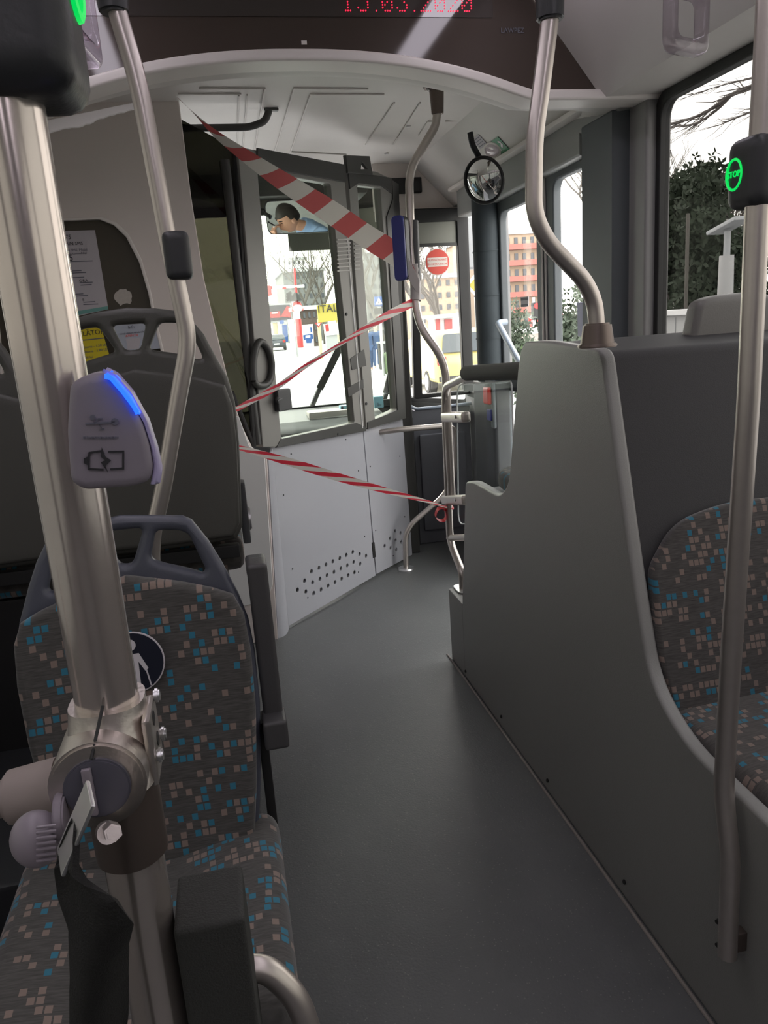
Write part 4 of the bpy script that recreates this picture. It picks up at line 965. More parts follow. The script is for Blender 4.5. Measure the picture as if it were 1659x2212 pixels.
# pale bars standing in for a slatted reflection across both stiles
mb = MB()
for k in range(9):
    y = 516+k*8.5
    a_, b_ = cp3(728, y+2, 0.027), cp3(757, y, 0.027); mb.obox((a_+b_)/2, ((a_-b_).length, 0.006, 0.008), b_-a_, DN, 0.002)
mb.build('reflected_slats', 'reflected_slats', door)
mb = MB()
for k in range(9):
    y = 513+k*8.5
    a_, b_ = cp3(766, y+1, 0.027), cp3(778, y, 0.027); mb.obox((a_+b_)/2, ((a_-b_).length, 0.006, 0.008), b_-a_, DN, 0.002)
mb.build('reflected_slats', 'reflected_slats', fixed)
# bright gap strip between door and panel, lock, loop handle, dark bands
MB().tube([cp3(749, 505, 0.024), cp3(770, 760, 0.024), cp3(783, 925, 0.024)], 0.0035, 8).build('seal_strip', 'white2', fixed)
for q, par in ((((742, 838), (776, 820), (777, 838), (744, 858)), door),):
    cplate([q], 0.024, 0.006, 0.001).build('dark_band', 'frame_dark', par)
cplate([[(748, 775), (778, 755), (783, 790), (752, 800)]], 0.024, 0.004, 0.001).build('catch_plate', 'frame_dark', door)
lk = cplate([rpoly([(581, 842), (609, 838), (614, 884), (585, 890)], 5)], 0.036, 0.030, 0.004).build('lock', 'dark', door); lab(lk, 'black lock box with a turning knob')
p = cp3(599, 864, 0.052); MB().cyl(p, p+DN*0.012, 0.016, 0.014, n=18, bevel=0.002).obox(p+DN*0.014, (0.034, 0.010, 0.012), DU+Z*0.2, DN, 0.003).build('knob', 'dark', lk)
lp = [cp3(x, y, 0.035) for x, y in ((548, 822), (547, 790), (552, 755), (562, 738), (578, 752), (587, 785), (584, 818), (572, 832), (556, 832), (548, 822))]
MB().tube(spline(lp, 4), 0.0155, 12).build('loop_handle', 'frame_dark', door)
for x, y in ((738, 881), (790, 872), (729, 938), (747, 679)):
    p = cp3(x, y, 0.022); MB().cyl(p, p+DN*0.008, 0.008, n=12, bevel=0.002).build('hinge_stud', 'dark', door)
# pale corner fold left of the door
a0 = V3((right[-1][0]-0.004, YP+0.01, 0)); 
mb = MB(); q = [(577, 990), (586, 967), (622, 1352), (600, 1362)]
pts = [ay(577, 990, YP+0.02), cp3(586, 968, 0.004), cp3(621, 1356, 0.004), V3((right[-1][0], YP+0.02, 0))]
pts[2].z = 0.0
def foldf(u, w):
    a_ = pts[0].lerp(pts[1], u); b_ = pts[3].lerp(pts[2], u)
    return a_.lerp(b_, w)-DN*(0.0)+V3((0.35, -0.93, 0))*0.022*math.sin(PI*u)*w
mb.grid(foldf, 12, 8).solid(0.006)
struct(mb.build('trim_11', 'white'))
# glass corner between partition and door
g = [ay(375, 250, YP+0.05), cp3(508, 322, 0.0), cp3(548, 965, 0.0), ay(462, 846, YP+0.05)]
t = thing('side_screen', 'dusty narrow glass pane between partition and cab door', 'pane', g[2])
def gf(u, w): return (g[0].lerp(g[1], u)).lerp(g[3].lerp(g[2], u), w)
MB().grid(gf, 2, 6).solid(0.005).build('sheet', 'tintdark', t)
MB().tube([ay(500, 846, YP+0.03), cp3(548, 962, 0.0)], 0.010, 8).tube([g[1], g[2]], 0.012, 8).build('black_edge', 'black', t)
MB().tube([cp3(496, 345, 0.0)+V3((-.02, 0, 0)), cp3(556, 960, 0.0)], 0.020, 10).build('post', 'frame_dark', t)
# ---- windscreen header, blind, dashboard
struct(MB().box((0.05, 5.02, 2.24), (1.86, 0.36, 0.14), None, 0.02).build('trim_12', 'frame_dark'))
def vis(name, label, quad, yy, m, th=0.012):
    pts = [ay(x, y, yy) for x, y in quad]
    ob = MB().plate([[(p.x, p.z) for p in pts]], V3((0, yy, 0)), X, Z, th, 0.002).build(name, m); return tag(ob, label, 'sun blind')
M['blind'] = mat('grey_green_blind', (0.22, 0.225, 0.195), 0.7)
vis('sun_blind', 'grey green roller blind hanging in the windscreen behind the mirror', ((618, 470), (868, 440), (868, 534), (625, 543)), 5.10, 'blind')
vis('sun_visor', 'pale green sun visor at the top of the windscreen on the driver side', ((528, 352), (720, 385), (735, 452), (540, 458)), 4.96, 'blind')
struct(MB().plate([[(4.72, 0.0), (4.72, 0.78), (4.80, 0.84), (5.22, 0.88), (5.22, 0.0)]], V3((0.06, 0, 0)), Y, Z, 1.84, 0.01).build('trim_13', 'dark2'))
struct(MB().box((-0.40, 4.30, 0.24), (0.94, 0.9, 0.48), None, 0.01).build('trim_14', 'dark'))
t = thing('dashboard_tray', 'pale grey tray on the dashboard seen through the cab door pane', 'tray', ay(710, 915, 4.88))
p = ay(712, 903, 4.88); MB().box((p.x, 4.92, 0.862), (0.27, 0.16, 0.045), None, 0.012).build('body', 'ceil', t)
MB().tube([ay(672, 908, 4.84), ay(755, 898, 4.84)], 0.008, 10).build('lip', 'white2', t)
for i, (quad, lb) in enumerate(((((806, 872), (826, 867), (830, 893), (806, 897)), 'light blue and white tissue packet on the dashboard'), (((733, 872), (752, 869), (753, 882), (733, 884)), 'small blue packet further along the dashboard'))):
    pts = [ay(x, y, 4.92) for x, y in quad]; c = sum(pts, V3())/4
    w = (pts[1]-pts[0]).length; hgt = abs(pts[0].z-pts[3].z)
    t = thing('tissue_packet', lb, 'packet', (c.x, 4.92, 0.868), 'packets on the dashboard')
    z0 = 0.87
    MB().box((c.x, 4.92, z0+hgt/2), (w, 0.07, hgt), None, 0.006).build('wrapper', 'liteblue', t)
    if i == 0: MB().text('ilo', 0.032, V3((c.x, 4.884, z0+hgt*0.3)), X, Z, 0.0006).build('brand_word', 'navy', t)
# wipers outside
def wiper(label, a, b, c, yy=5.31):
    t = thing('wiper', label, 'wiper', ay(*a, yy), 'windscreen wipers')
    MB().tube([ay(*a, yy), ay(*b, yy)], 0.018, 8).build('arm', 'dark', t)
    MB().obox((ay(*b, yy-0.02)+ay(*c, yy-0.02))/2, ((ay(*b, yy)-ay(*c, yy)).length, 0.02, 0.05), ay(*c, yy)-ay(*b, yy), Y, 0.005).build('blade', 'dark', t)
wiper('black wiper blade slanting across the windscreen beyond the cab door', (668, 892), (690, 840), (738, 742))
wiper('short black wiper arm at the edge of the narrow cab pane', (826, 882), (834, 850), (846, 800))
# ---- interior mirror
MC = ay(645, 469, 4.72)
HEAD = V3((-0.36, 4.53, 1.755))
nm_ = ((CAM-MC).normalized()+(V3((-0.37, 4.44, 1.725))-MC).normalized()).normalized()
mu = nm_.cross(Z)*-1; mu = Z.cross(nm_).normalized(); mv = nm_.cross(mu).normalized()
if mu.x < 0: pass
def mq(x, y): p = ap(x, y, MC, nm_); d_ = p-MC; return (d_.dot(mu), d_.dot(mv))
t = thing('interior_mirror', 'rounded rectangular mirror showing the driver, above the windscreen', 'mirror', MC-Z*0.1)
ol = [mq(x, y) for x, y in ((568, 434), (664, 428), (716, 470), (718, 500), (700, 504), (592, 507), (577, 490))]
ol = [mq(568, 433), mq(716, 426), mq(722, 502), mq(578, 508)]
ol_o = rpoly([(a*1.0, b*1.0) for a, b in ol], 0.045, 8)
cx0 = sum(a for a, b in ol)/4; cy0 = sum(b for a, b in ol)/4
ol_i = rpoly([(cx0+(a-cx0)*0.955, cy0+(b-cy0)*0.92) for a, b in ol], 0.042, 8)
MB().plate([ol_o], MC-nm_*0.013, mu, mv, 0.022, 0.006).build('housing', 'dark', t)
def mirf(u, w):
    n_ = len(ol_i); f = (u % 1.0)*n_; i = int(f) % n_; q = f-int(f); a_ = ol_i[i]; b_ = ol_i[(i+1) % n_]
    px_ = cx0+(a_[0]*(1-q)+b_[0]*q-cx0)*w; py_ = cy0+(a_[1]*(1-q)+b_[1]*q-cy0)*w
    return MC+nm_*(0.0028-((px_-cx0)**2+(py_-cy0)**2)/(2*9.0))+mu*px_+mv*py_
MB().grid(mirf, 72, 14, True).build('mirror_glass', 'mirror', t)
p = ay(563, 455, 4.74); MB().tube([ay(584, 470, 4.83), ay(563, 455, 4.87)], 0.012, 10).tube([ay(563, 455, 4.87), V3((ay(555, 452, 4.87).x, 5.0, 2.2))], 0.010, 10).ball(ay(566, 458, 4.86), 0.022, 14).build('arm', 'dark', t)
# ---- driver
def skin_body(name, verts, edges, radii, m, par=None, sub=2, root=0):
    me = bpy.data.meshes.new(name); me.from_pydata([tuple(v) for v in verts], edges, [])
    ob = bpy.data.objects.new(name, me); COL.objects.link(ob)
    md = ob.modifiers.new('s', 'SKIN'); sv = me.skin_vertices[0].data
    for i, r in enumerate(radii): sv[i].radius = (r, r) if isinstance(r, (int, float)) else r
    sv[root].use_root = True; md.use_smooth_shade = True
    ms = ob.modifiers.new('b', 'SUBSURF'); ms.levels = sub; ms.render_levels = sub
    dg = bpy.context.evaluated_depsgraph_get(); dg.update()
    m2 = bpy.data.meshes.new_from_object(ob.evaluated_get(dg)); bpy.data.objects.remove(ob); bpy.data.meshes.remove(me)
    mb = MB(); mb.bm.from_mesh(m2); bpy.data.meshes.remove(m2)
    return mb
def head_mb(mb, c, f, up, h=0.235, face=True):
    """head of height h at c (centre), looking along f"""
    f = f.normalized(); s_ = f.cross(up).normalized(); up = s_.cross(f).normalized(); k = h/0.235
    def P(u, w):
        th = 2*PI*u; ph = PI*w
        x = math.sin(ph)*math.cos(th); y = math.sin(ph)*math.sin(th); z = math.cos(ph)
        a = 0.093+0.010*(z > 0)*z; b = 0.074; cc = 0.1175
        if z < 0: a *= (1-0.26*(-z)**1.6); b *= (1-0.34*(-z)**1.5)
        fx = a*x
        if x > 0:
            nose = math.exp(-((z+0.24)/0.17)**2-(y/0.17)**2)*0.036; fx += nose
            fx += math.exp(-((z+0.52)/0.10)**2-(y/0.40)**2)*0.008+math.exp(-((z+0.85)/0.14)**2-(y/0.4)**2)*0.014
            fx -= math.exp(-((z-0.10)/0.11)**2-((abs(y)-0.36)/0.18)**2)*0.010
        return c+(f*fx+s_*(b*y)+up*(cc*z))*k
    mb.grid(P, 48, 30, True)
    for sg in (-1, 1):
        e = c+(s_*0.074*sg-f*0.008-up*0.008)*k
        rot = Matrix((f, s_, up)).transposed()
        mb.ball(e, (0.020*k, 0.010*k, 0.033*k), 12, rot)
    return f, s_, up
def hair_mb(c, f, s_, up, k=1.0):
    mb = MB()
    def P(u, w):
        th = 2*PI*u; ph = PI*w*0.62
        x = math.sin(ph)*math.cos(th); y = math.sin(ph)*math.sin(th); z = math.cos(ph)
        lim = 0.40 if x > 0.25 else (-0.30 if x < -0.2 else 0.02)
        z2 = max(z, lim); 
        return c+(f*(0.104*x-0.004)+s_*(0.084*y)+up*(0.128*z2+0.004))*k
    return mb.grid(P, 40, 16, True)
def hand_mb(mb, wrist, d, palm_n, curl=0.9, k=1.0):
    """palm and five bent fingers growing out of the wrist along d"""
    d = d.normalized(); palm_n = (palm_n-d*palm_n.dot(d)).normalized(); s_ = d.cross(palm_n)
    mb.obox(wrist+d*0.045*k, (0.092*k, 0.080*k, 0.028*k), d, s_, 0.012*k, 3)
    for i, (off, L) in enumerate(((-0.030, 0.070), (-0.010, 0.080), (0.011, 0.076), (0.030, 0.060))):
        p = wrist+(d*0.085+s_*off)*k; pts = [p]; a = 0.25; dd = d
        for q in (0.45, 0.32, 0.23):
            a += curl*0.75; dd = d*math.cos(a)+palm_n*math.sin(a); p = p+dd*L*q*k; pts.append(p)
        mb.tube(pts, 0.0088*k, 8, 0.008*k, 3); mb.ball(pts[-1], 0.0088*k, 8)
    p = wrist+(d*0.025-s_*0.036)*k; pts = [p, p+(d*0.028-s_*0.020+palm_n*0.012)*k, p+(d*0.052-s_*0.018+palm_n*0.030)*k]
    mb.tube(pts, 0.0100*k, 8, 0.01*k, 3); mb.ball(pts[-1], 0.0100*k, 8)
drv = thing('person', 'driver in a light blue shirt talking into a handset, seen in the mirror', 'person', (-0.38, 4.18, 0.95))
hip = V3((-0.38, 4.14, 1.07)); ch = V3((-0.37, 4.28, 1.42)); nk = V3((-0.365, 4.42, 1.63)); hd = HEAD
fwd = V3((0.10, 1.0, -0.14)).normalized()
sr, sl = V3((-0.20, 4.36, 1.575)), V3((-0.55, 4.34, 1.565))
er, wr = V3((-0.16, 4.60, 1.42)), V3((-0.305, 4.70, 1.655))
el_, wl_ = V3((-0.62, 4.52, 1.28)), V3((-0.45, 4.74, 1.22))
kr, kl = V3((-0.26, 4.56, 1.07)), V3((-0.52, 4.56, 1.07)); fr, fl = V3((-0.26, 4.66, 0.58)), V3((-0.52, 4.66, 0.58))
vs_ = [hip, ch, nk, hd-V3((0, 0.02, 0.06)), sr, er, wr, sl, el_, wl_, V3((-0.29, 4.18, 1.05)), kr, fr, V3((-0.47, 4.18, 1.05)), kl, fl, fr+Y*0.16-Z*0.04, fl+Y*0.16-Z*0.04]
eg = [(0, 1), (1, 2), (2, 3), (1, 4), (4, 5), (5, 6), (1, 7), (7, 8), (8, 9), (0, 10), (10, 11), (11, 12), (12, 16), (0, 13), (13, 14), (14, 15), (15, 17)]
rd = [(0.11, 0.08), (0.11, 0.08), 0.056, 0.052, 0.050, 0.043, 0.027, 0.050, 0.043, 0.027, 0.065, 0.055, 0.04, 0.065, 0.055, 0.04, 0.03, 0.03]
mb = skin_body('person', vs_, eg, rd, 'skin')
f_, s_, u2_ = head_mb(mb, hd, fwd, V3((0, 0.25, 1)))
hand_mb(mb, wr, V3((-0.25, -0.05, 1)), V3((-0.2, -1, 0.1)), 0.85)
hand_mb(mb, wl_, V3((0.2, 1, -0.1)), V3((0, 0, -1)), 0.9)
mb.build('body', 'skin', drv)
hair_mb(hd, f_, s_, u2_).build('hair', 'hair', drv)
for sg in (-1, 1):
    mb = MB()
    mb.tube([hd+f_*0.088+s_*0.018*sg+u2_*0.032, hd+f_*0.088+s_*0.034*sg+u2_*0.036, hd+f_*0.074+s_*0.052*sg+u2_*0.030], 0.004, 6)
    mb.ball(hd+f_*0.0765+s_*0.033*sg+u2_*0.014, (0.006, 0.011, 0.0035), 10, Matrix((f_, s_, u2_)).transposed())
    mb.build('eyebrow', 'hair', drv)
mb = skin_body('shirt', [hip, ch, nk-Z*0.03, sr, er, er.lerp(wr, 0.22), sl, el_, el_.lerp(wl_, 0.25)], [(0, 1), (1, 2), (1, 3), (3, 4), (4, 5), (1, 6), (6, 7), (7, 8)], [(0.175, 0.135), (0.195, 0.15), 0.078, 0.095, 0.066, 0.062, 0.095, 0.066, 0.062], 'shirt')
cd_ = (hd-nk).normalized(); mb.tube([nk-cd_*0.05, nk+cd_*0.025], [0.092, 0.074], 20)
mb.build('shirt', 'shirt', drv)
mb = skin_body('trousers', [hip-Z*0.02, vs_[10], kr, fr+Z*0.05, vs_[13], kl, fl+Z*0.05], [(0, 1), (1, 2), (2, 3), (0, 4), (4, 5), (5, 6)], [(0.155, 0.115), 0.10, 0.075, 0.055, 0.10, 0.075, 0.055], 'trouser')
mb.build('trousers', 'trouser', drv)
hs_ = thing('handset', 'radio handset with a stub aerial held to the driver face', 'handset', wr+V3((-0.02, -0.05, 0.0)))
hb = hd+fwd*0.125-Z*0.035+X*0.02
MB().obox(hb, (0.028, 0.045, 0.13), X, fwd, 0.008, 3).build('case', 'paper', hs_)
MB().tube([hb+Z*0.06+fwd*0.01, hb+Z*0.12+fwd*0.055], 0.006, 8).build('aerial', 'ink', hs_)
t = thing('driver_seat', 'high-backed dark driver seat behind the cab partition', 'seat', (-0.38, 4.0, 0.48))
MB().box((-0.38, 3.93, 1.38), (0.46, 0.12, 0.72), Matrix.Rotation(0.10, 3, 'X'), 0.05, 4).build('backrest', 'dark2', t)
MB().box((-0.38, 4.2, 0.92), (0.48, 0.46, 0.12), None, 0.04, 4).build('cushion', 'dark2', t)
MB().box((-0.38, 4.18, 0.67), (0.30, 0.30, 0.40), None, 0.02).build('suspension_base', 'black', t)
t = thing('steering_wheel', 'large black steering wheel in front of the driver', 'steering wheel', (-0.38, 4.75, 1.15))
sc_ = V3((-0.38, 4.66, 1.16)); sn = V3((0, -0.5, 0.87)); sa = V3((1, 0, 0)); sb = sn.cross(sa)
MB().tube([sc_+(sa*math.cos(a)+sb*math.sin(a))*0.20 for a in [2*PI*k/32 for k in range(33)]], 0.014, 10).build('rim', 'black', t)
mb = MB()
for a in (0.5, 2.6, 4.7): mb.tube([sc_-sn*0.03, sc_+(sa*math.cos(a)+sb*math.sin(a))*0.20], 0.012, 8)
mb.cyl(sc_-sn*0.20, sc_-sn*0.01, 0.04, 0.06, n=16).build('spokes', 'dark', t)
# ---- round observation mirror, dome lamp, stickers by the front door
rc = ay(1045, 390, 3.50)
nr = ((CAM-rc).normalized()+(V3((-0.2, 4.3, 1.6))-rc).normalized()*0.55).normalized()
t = thing('round_mirror', 'round convex mirror in a black rim on a bent black arm', 'mirror', rc-Z*0.1)
ra = (ay(1087, 390, 3.5)-rc).length; rb = (ay(1045, 340, 3.5)-rc).length
mu2 = Z.cross(nr).normalized(); mv2 = nr.cross(mu2)
def dome(u, w):
    a = 2*PI*u; r_ = 0.95*w*rb
    return rc+mu2*r_*math.cos(a)*1.0+mv2*r_*math.sin(a)+nr*(0.030*(1-w*w))
mb = MB().grid(dome, 48, 12, True); mb.build('mirror_glass', 'mirror', t, recalc=True)
MB().tube([rc+mu2*rb*math.cos(a)+mv2*rb*math.sin(a) for a in [2*PI*k/48 for k in range(49)]], 0.007, 10).cyl(rc-nr*0.035, rc-nr*0.004, rb*0.6, rb*0.98, n=40).build('rim', 'black', t)
pa = az(1016, 300, 2.235); MB().tube([rc-nr*0.02+Z*rb*0.6, ay(1036, 342, 3.52), ay(1020, 312, 3.5), V3((ay(1016, 302, 3.5).x, 3.5, ay(1016, 302, 3.5).z+0.03))], 0.013, 10, 0.02).build('arm', 'black', t)
def slope_pt(x, y):   # slanted side of the cab ceiling: from (1.21, 2.30) down to (1.42, 2.09)
    return ap(x, y, V3((1.315, 3.5, 2.193)), V3((-1, 0, -1)).normalized())
sn_ = V3((-1, 0, -1)).normalized(); su_ = Y.copy(); sv_ = V3((1, 0, -1)).normalized()
p = slope_pt(1064, 323)
t = thing('dome_lamp', 'small oval courtesy lamp with a clear faceted lens above the round mirror', 'lamp', p)
rotm = Matrix((su_, sv_, sn_)).transposed()
MB().ball(p, (0.085, 0.042, 0.012), 24, rotm).build('base', 'rim', t); MB().ball(p+sn_*0.004, (0.075, 0.034, 0.018), 18, rotm).build('lens', 'strap', t)
p = slope_pt(1036, 306); q_ = MB().obox(p+sn_*0.001, (0.10, 0.06, 0.002), su_, sv_).build('info_label', 'paper'); tag(q_, 'white printed label on the ceiling beside the dome lamp', 'label')
mb = MB()
for k in range(4): mb.obox(p+sn_*0.0026+sv_*(-0.02+k*0.013), (0.08, 0.003, 0.001), su_, sv_)
ob = mb.build('lettering', 'greyink', q_)
p = slope_pt(1080, 314); t = thing('exit_sign', 'green and white emergency sign with a white figure on the cab ceiling', 'sign', p)
MB().obox(p+sn_*0.001, (0.10, 0.075, 0.002), su_, sv_).build('plate', 'greensign', t)
mb = MB(); mb.obox(p+sn_*0.0026+su_*0.022, (0.018, 0.045, 0.001), su_, sv_).obox(p+sn_*0.0026-su_*0.02+sv_*0.004, (0.03, 0.012, 0.001), su_+sv_*0.6, sv_).obox(p+sn_*0.0026-su_*0.024-sv_*0.015, (0.02, 0.01, 0.001), su_-sv_*0.6, sv_)
mb.build('figure', 'stickerwhite', t)
for i, (x, y) in enumerate(((882, 272), (835, 331))):
    p = az(x, y, 2.299); tag(MB().cyl(p-Z*0.006, p+Z*0.002, 0.012, n=14, bevel=0.002).build('ceiling_screw', 'alu'), ('bright screw head on the pale cab ceiling between two hatch lines', 'bright screw head on the pale cab ceiling near the bracket')[i], 'screw', 'ceiling screws')
p = ax(1205, 274, 1.40); p.z = 2.098
# ================================================================== FRONT DOOR, COLUMN, FRONT CORNER
def leaf(n, y0, y1, gy0, gy1, gz0, gz1, lb):
    d = struct(MB().plate([rrect(y0, 0.03, y1, 2.02, 0.04), rrect(gy0, gz0, gy1, gz1, 0.045), rrect(gy0, 0.15, gy1, gz0-0.09, 0.04)], V3((1.475, 0, 0)), Y, Z, 0.040, 0.008).build('door_%d' % n, 'slate'))
    MB().plate([rrect(gy0-0.01, gz0-0.01, gy1+0.01, gz1+0.01, 0.04)], V3((1.48, 0, 0)), Y, Z, 0.005).build('pane', 'doorglass', d)
    MB().plate([rrect(gy0-0.01, 0.14, gy1+0.01, gz0-0.08, 0.04)], V3((1.48, 0, 0)), Y, Z, 0.005).build('lower_pane', 'doorglass', d)
    return d
l1 = leaf(1, 2.92, 3.335, 2.95, 3.245, 1.10, 1.935, '')
l2 = leaf(2, 3.35, 3.945, 3.435, 3.895, 1.10, 1.90, '')
for y in (3.335, 3.35): 
    struct(MB().tube([V3((1.452, y+(-0.012 if y < 3.34 else 0.012), 0.05)), V3((1.452, y+(-0.012 if y < 3.34 else 0.012), 2.0))], 0.006, 8).build('trim_15' if y < 3.34 else 'trim_16', 'rim'))
M['card'] = mat('lavender_card', (0.40, 0.40, 0.56), 0.6)
p = [ax(x, y, 1.468) for x, y in ((1247, 653), (1292, 655), (1292, 727), (1249, 727))]
tag(MB().plate([rpoly([(q.y, q.z) for q in p], 0.006)], V3((1.468, 0, 0)), Y, Z, 0.003).build('door_card', 'card'), 'lavender card stuck to the glass of the front door', 'card')
p = [ax(x, y, 1.468) for x, y in ((1125, 642), (1142, 640), (1142, 661), (1126, 663))]
dl = tag(MB().plate([[(q.y, q.z) for q in p]], V3((1.468, 0, 0)), Y, Z, 0.003).build('door_label', 'paper'), 'small beige printed label on the far door pane', 'label')
t = dl; c = sum(p, V3())/4
for dz_ in (0.012, -0.018): MB().box(c+V3((-0.003, 0, dz_)), (0.001, 0.085, 0.012)).build('print_line', 'greyink', dl)
# rounded column in front of the door
cc_ = ax(1058, 600, 1.405); 
col = thing('door_column', 'thick dark rounded column beside the front door', 'column', (1.42, 3.985, 0))
MB().cyl((1.42, 3.985, 0), (1.42, 3.985, 2.05), 0.076, n=32).build('tube', 'column', col)
mb = MB()
for zz in (1.72, 1.50, 1.28, 1.12, 0.97): mb.cyl((1.42, 3.985, zz), (1.42, 3.985, zz+0.012), 0.0795, n=32, bevel=0.003)
mb.build('hinge_rings', 'column', col)
MB().plate([rpoly([(1.36, 3.80, .02), (1.45, 3.80, .01), (1.45, 3.96, .01), (1.49, 3.97, .01), (1.49, 4.09, .02), (1.34, 4.09, .03), (1.34, 3.86, .03)], 0.02)], V3((0, 0, 0.53)), X, Y, 1.06, 0.005).build('lower_cover', 'dark', col)
p = ax(1095, 858, 1.39); t = thing('emergency_button', 'red emergency door button with a blue label below it', 'button', p)
MB().box((1.345, 3.85, p.z), (0.03, 0.08, 0.09), None, 0.012, 3).build('red_cap', 'redbtn', t); MB().box((1.35, 3.84, p.z-0.10), (0.02, 0.06, 0.06), None, 0.006).build('blue_label', 'bluep', t)
MB().box((1.360, 3.85, p.z-0.04), (0.02, 0.11, 0.26), None, 0.008).build('back_plate', 'slate', t)
t = thing('door_bar', 'pale blue slanting grab bar on the front door leaf', 'rail', ax(1110, 852, 1.405))
P_ = [ax(1075, 697, 1.405), ax(1110, 760, 1.405), ax(1150, 835, 1.405)]
M['bar'] = mat('painted_bar', (0.36, 0.42, 0.50), 0.3)
MB().tube([P_[0]+X*0.05, P_[0], P_[-1], P_[-1]+X*0.05], 0.016, 14, 0.02).build('tube', 'bar', t)
# framed pane facing the passengers at the front corner with the no-standing sticker
yf = 4.62
def fq(x, y, yy=yf): p = ay(x, y, yy); return (p.x, p.z)
t = thing('draught_screen', 'black framed pane with a red round sticker beside the front door', 'pane', (1.3, yf, 0.9))
MB().plate([rpoly([fq(884, 452), fq(1008, 449), fq(1022, 850), fq(893, 862)], 0.02), rpoly([fq(899, 482), fq(984, 478), fq(1000, 843), fq(911, 851)], 0.008)], V3((0, yf, 0)), X, Z, 0.045, 0.006).build('frame', 'black', t)
MB().plate([[fq(897, 480), fq(986, 476), fq(1002, 845), fq(909, 853)]], V3((0, yf, 0)), X, Z, 0.005).build('sheet', 'glass', t)
MB().plate([[fq(899, 482), fq(984, 478), fq(986, 528), fq(901, 530)]], V3((0, yf-0.006, 0)), X, Z, 0.004).build('sun_band', 'blind', t)
MB().plate([[fq(901, 527), fq(986, 524), fq(986, 531), fq(901, 535)]], V3((0, yf-0.010, 0)), X, Z, 0.01, 0.002).build('cross_strip', 'frame_dark', t)
c = ay(945, 566, yf-0.006); r_ = (ay(972, 566, yf-0.006)-c).length
st = thing('no_standing_sticker', 'round red sticker with white lettering on the front pane', 'sticker', c)
MB().plate([circle(0, 0, r_, 40)], c, X, Z, 0.002).build('disc', 'cream', st)
MB().plate([circle(0, 0, r_*0.93, 40)], c-Y*0.0015, X, Z, 0.001).build('red_field', 'red', st)
MB().plate([[(-r_*0.80, -r_*0.34), (r_*0.80, -r_*0.34), (r_*0.80, r_*0.34), (-r_*0.80, r_*0.34)]], c-Y*0.0024, X, Z, 0.0008).build('white_field', 'cream', st)
MB().text('NU STAȚIONAȚI', r_*0.205, c-Y*0.003+Z*r_*0.15, X, Z).text('ÎN FAȚA UȘILOR', r_*0.205, c-Y*0.003-Z*r_*0.16, X, Z).build('words', 'red', st)
# dark panel under it, with a pale top lip
lo = [fq(866, 892), fq(894, 888), fq(1045, 872)]
t = thing('front_corner_panel', 'dark panel under the front pane with a bright top lip', 'panel', (1.28, yf, 0))
MB().plate([[(1.00, 0.0), (1.49, 0.0), (1.49, fq(1040, 873)[1]), (1.13, fq(900, 886)[1]), (1.10, fq(885, 884)[1]+0.0), (1.06, fq(870, 850)[1]), (1.00, fq(862, 852)[1])]], V3((0, yf+0.02, 0)), X, Z, 0.05, 0.006).build('board', 'panel_grey', t)
MB().tube([ay(866, 853, yf-0.004), ay(876, 855, yf-0.004), ay(884, 876, yf-0.004), ay(898, 884, yf-0.004), ay(960, 878, yf-0.004), ay(1042, 869, yf-0.004)], 0.010, 10, 0.02).build('lip', 'silver_pl', t)
MB().box((1.055, yf-0.03, 0.42), (0.11, 0.06, 0.82), None, 0.01).build('side_post', 'dark', t)
MB().box((1.30, yf-0.012, 0.40), (0.30, 0.03, 0.62), None, 0.01).build('raised_field', 'panel_grey', t)
# black frame strip right of the cab panel
t = thing('cab_corner_post', 'black post between the narrow cab panel and the front pane', 'post', (1.03, 4.45, 0))
q0 = cp3(868, 900, 0)
MB().box((1.045, 4.475, 1.03), (0.07, 0.06, 2.06), Matrix.Rotation(-0.2, 3, 'Z'), 0.008).build('post', 'frame_dark', t)
p = ay(872, 402, 4.67)
tag(MB().box((p.x, 4.66, p.z), (ay(909, 402, 4.66).x-ay(834, 402, 4.66).x, 0.04, 0.085), None, 0.008).build('header_display', 'black'), 'flat black box on the pale header beyond the crooked pole', 'box')
# ================================================================== OUTSIDE
GZ = -0.35
M['asphalt'] = mat('sunlit_asphalt', (0.42, 0.42, 0.42), 0.9, noise=0.08, nscale=0.6)
M['pave'] = mat('pale_pavement', (0.55, 0.54, 0.52), 0.9)
M['bark'] = mat('bark', (0.07, 0.06, 0.055), 0.9)
M['bark_pale'] = mat('pale_bark', (0.075, 0.068, 0.06), 0.9)
M['leaf'] = mat('evergreen_leaf', (0.026, 0.036, 0.022), 0.7, spec=0.25, noise=0.4, nscale=3)
M['leaf2'] = mat('shrub_leaf', (0.03, 0.045, 0.025), 0.7, noise=0.4, nscale=3)
M['hedge'] = mat('hedge_green', (0.045, 0.08, 0.025), 0.8)
M['bwall'] = mat('grey_render', (0.12, 0.125, 0.125), 0.9)
M['bwall2'] = mat('cream_render', (0.26, 0.20, 0.145), 0.9)
M['salmon'] = mat('salmon_balcony', (0.22, 0.085, 0.07), 0.9)
M['bwin'] = mat('building_window', (0.035, 0.04, 0.05), 0.25)
M['brown2'] = mat('brown_wall', (0.06, 0.045, 0.04), 0.9)
M['signred'] = mat('sign_red', (0.30, 0.02, 0.022), 0.5)
M['signwhite'] = mat('sign_white', (0.62, 0.62, 0.62), 0.5)
M['signblue'] = mat('sign_blue', (0.01, 0.055, 0.20), 0.5)
M['signyellow'] = mat('sign_yellow', (0.30, 0.25, 0.04), 0.6)
M['post'] = mat('galvanised_post', (0.30, 0.31, 0.32), 0.5)
M['postyellow'] = mat('pale_yellow_post', (0.42, 0.36, 0.22), 0.6)
M['car_dark'] = mat('dark_paint', (0.025, 0.03, 0.04), 0.3)
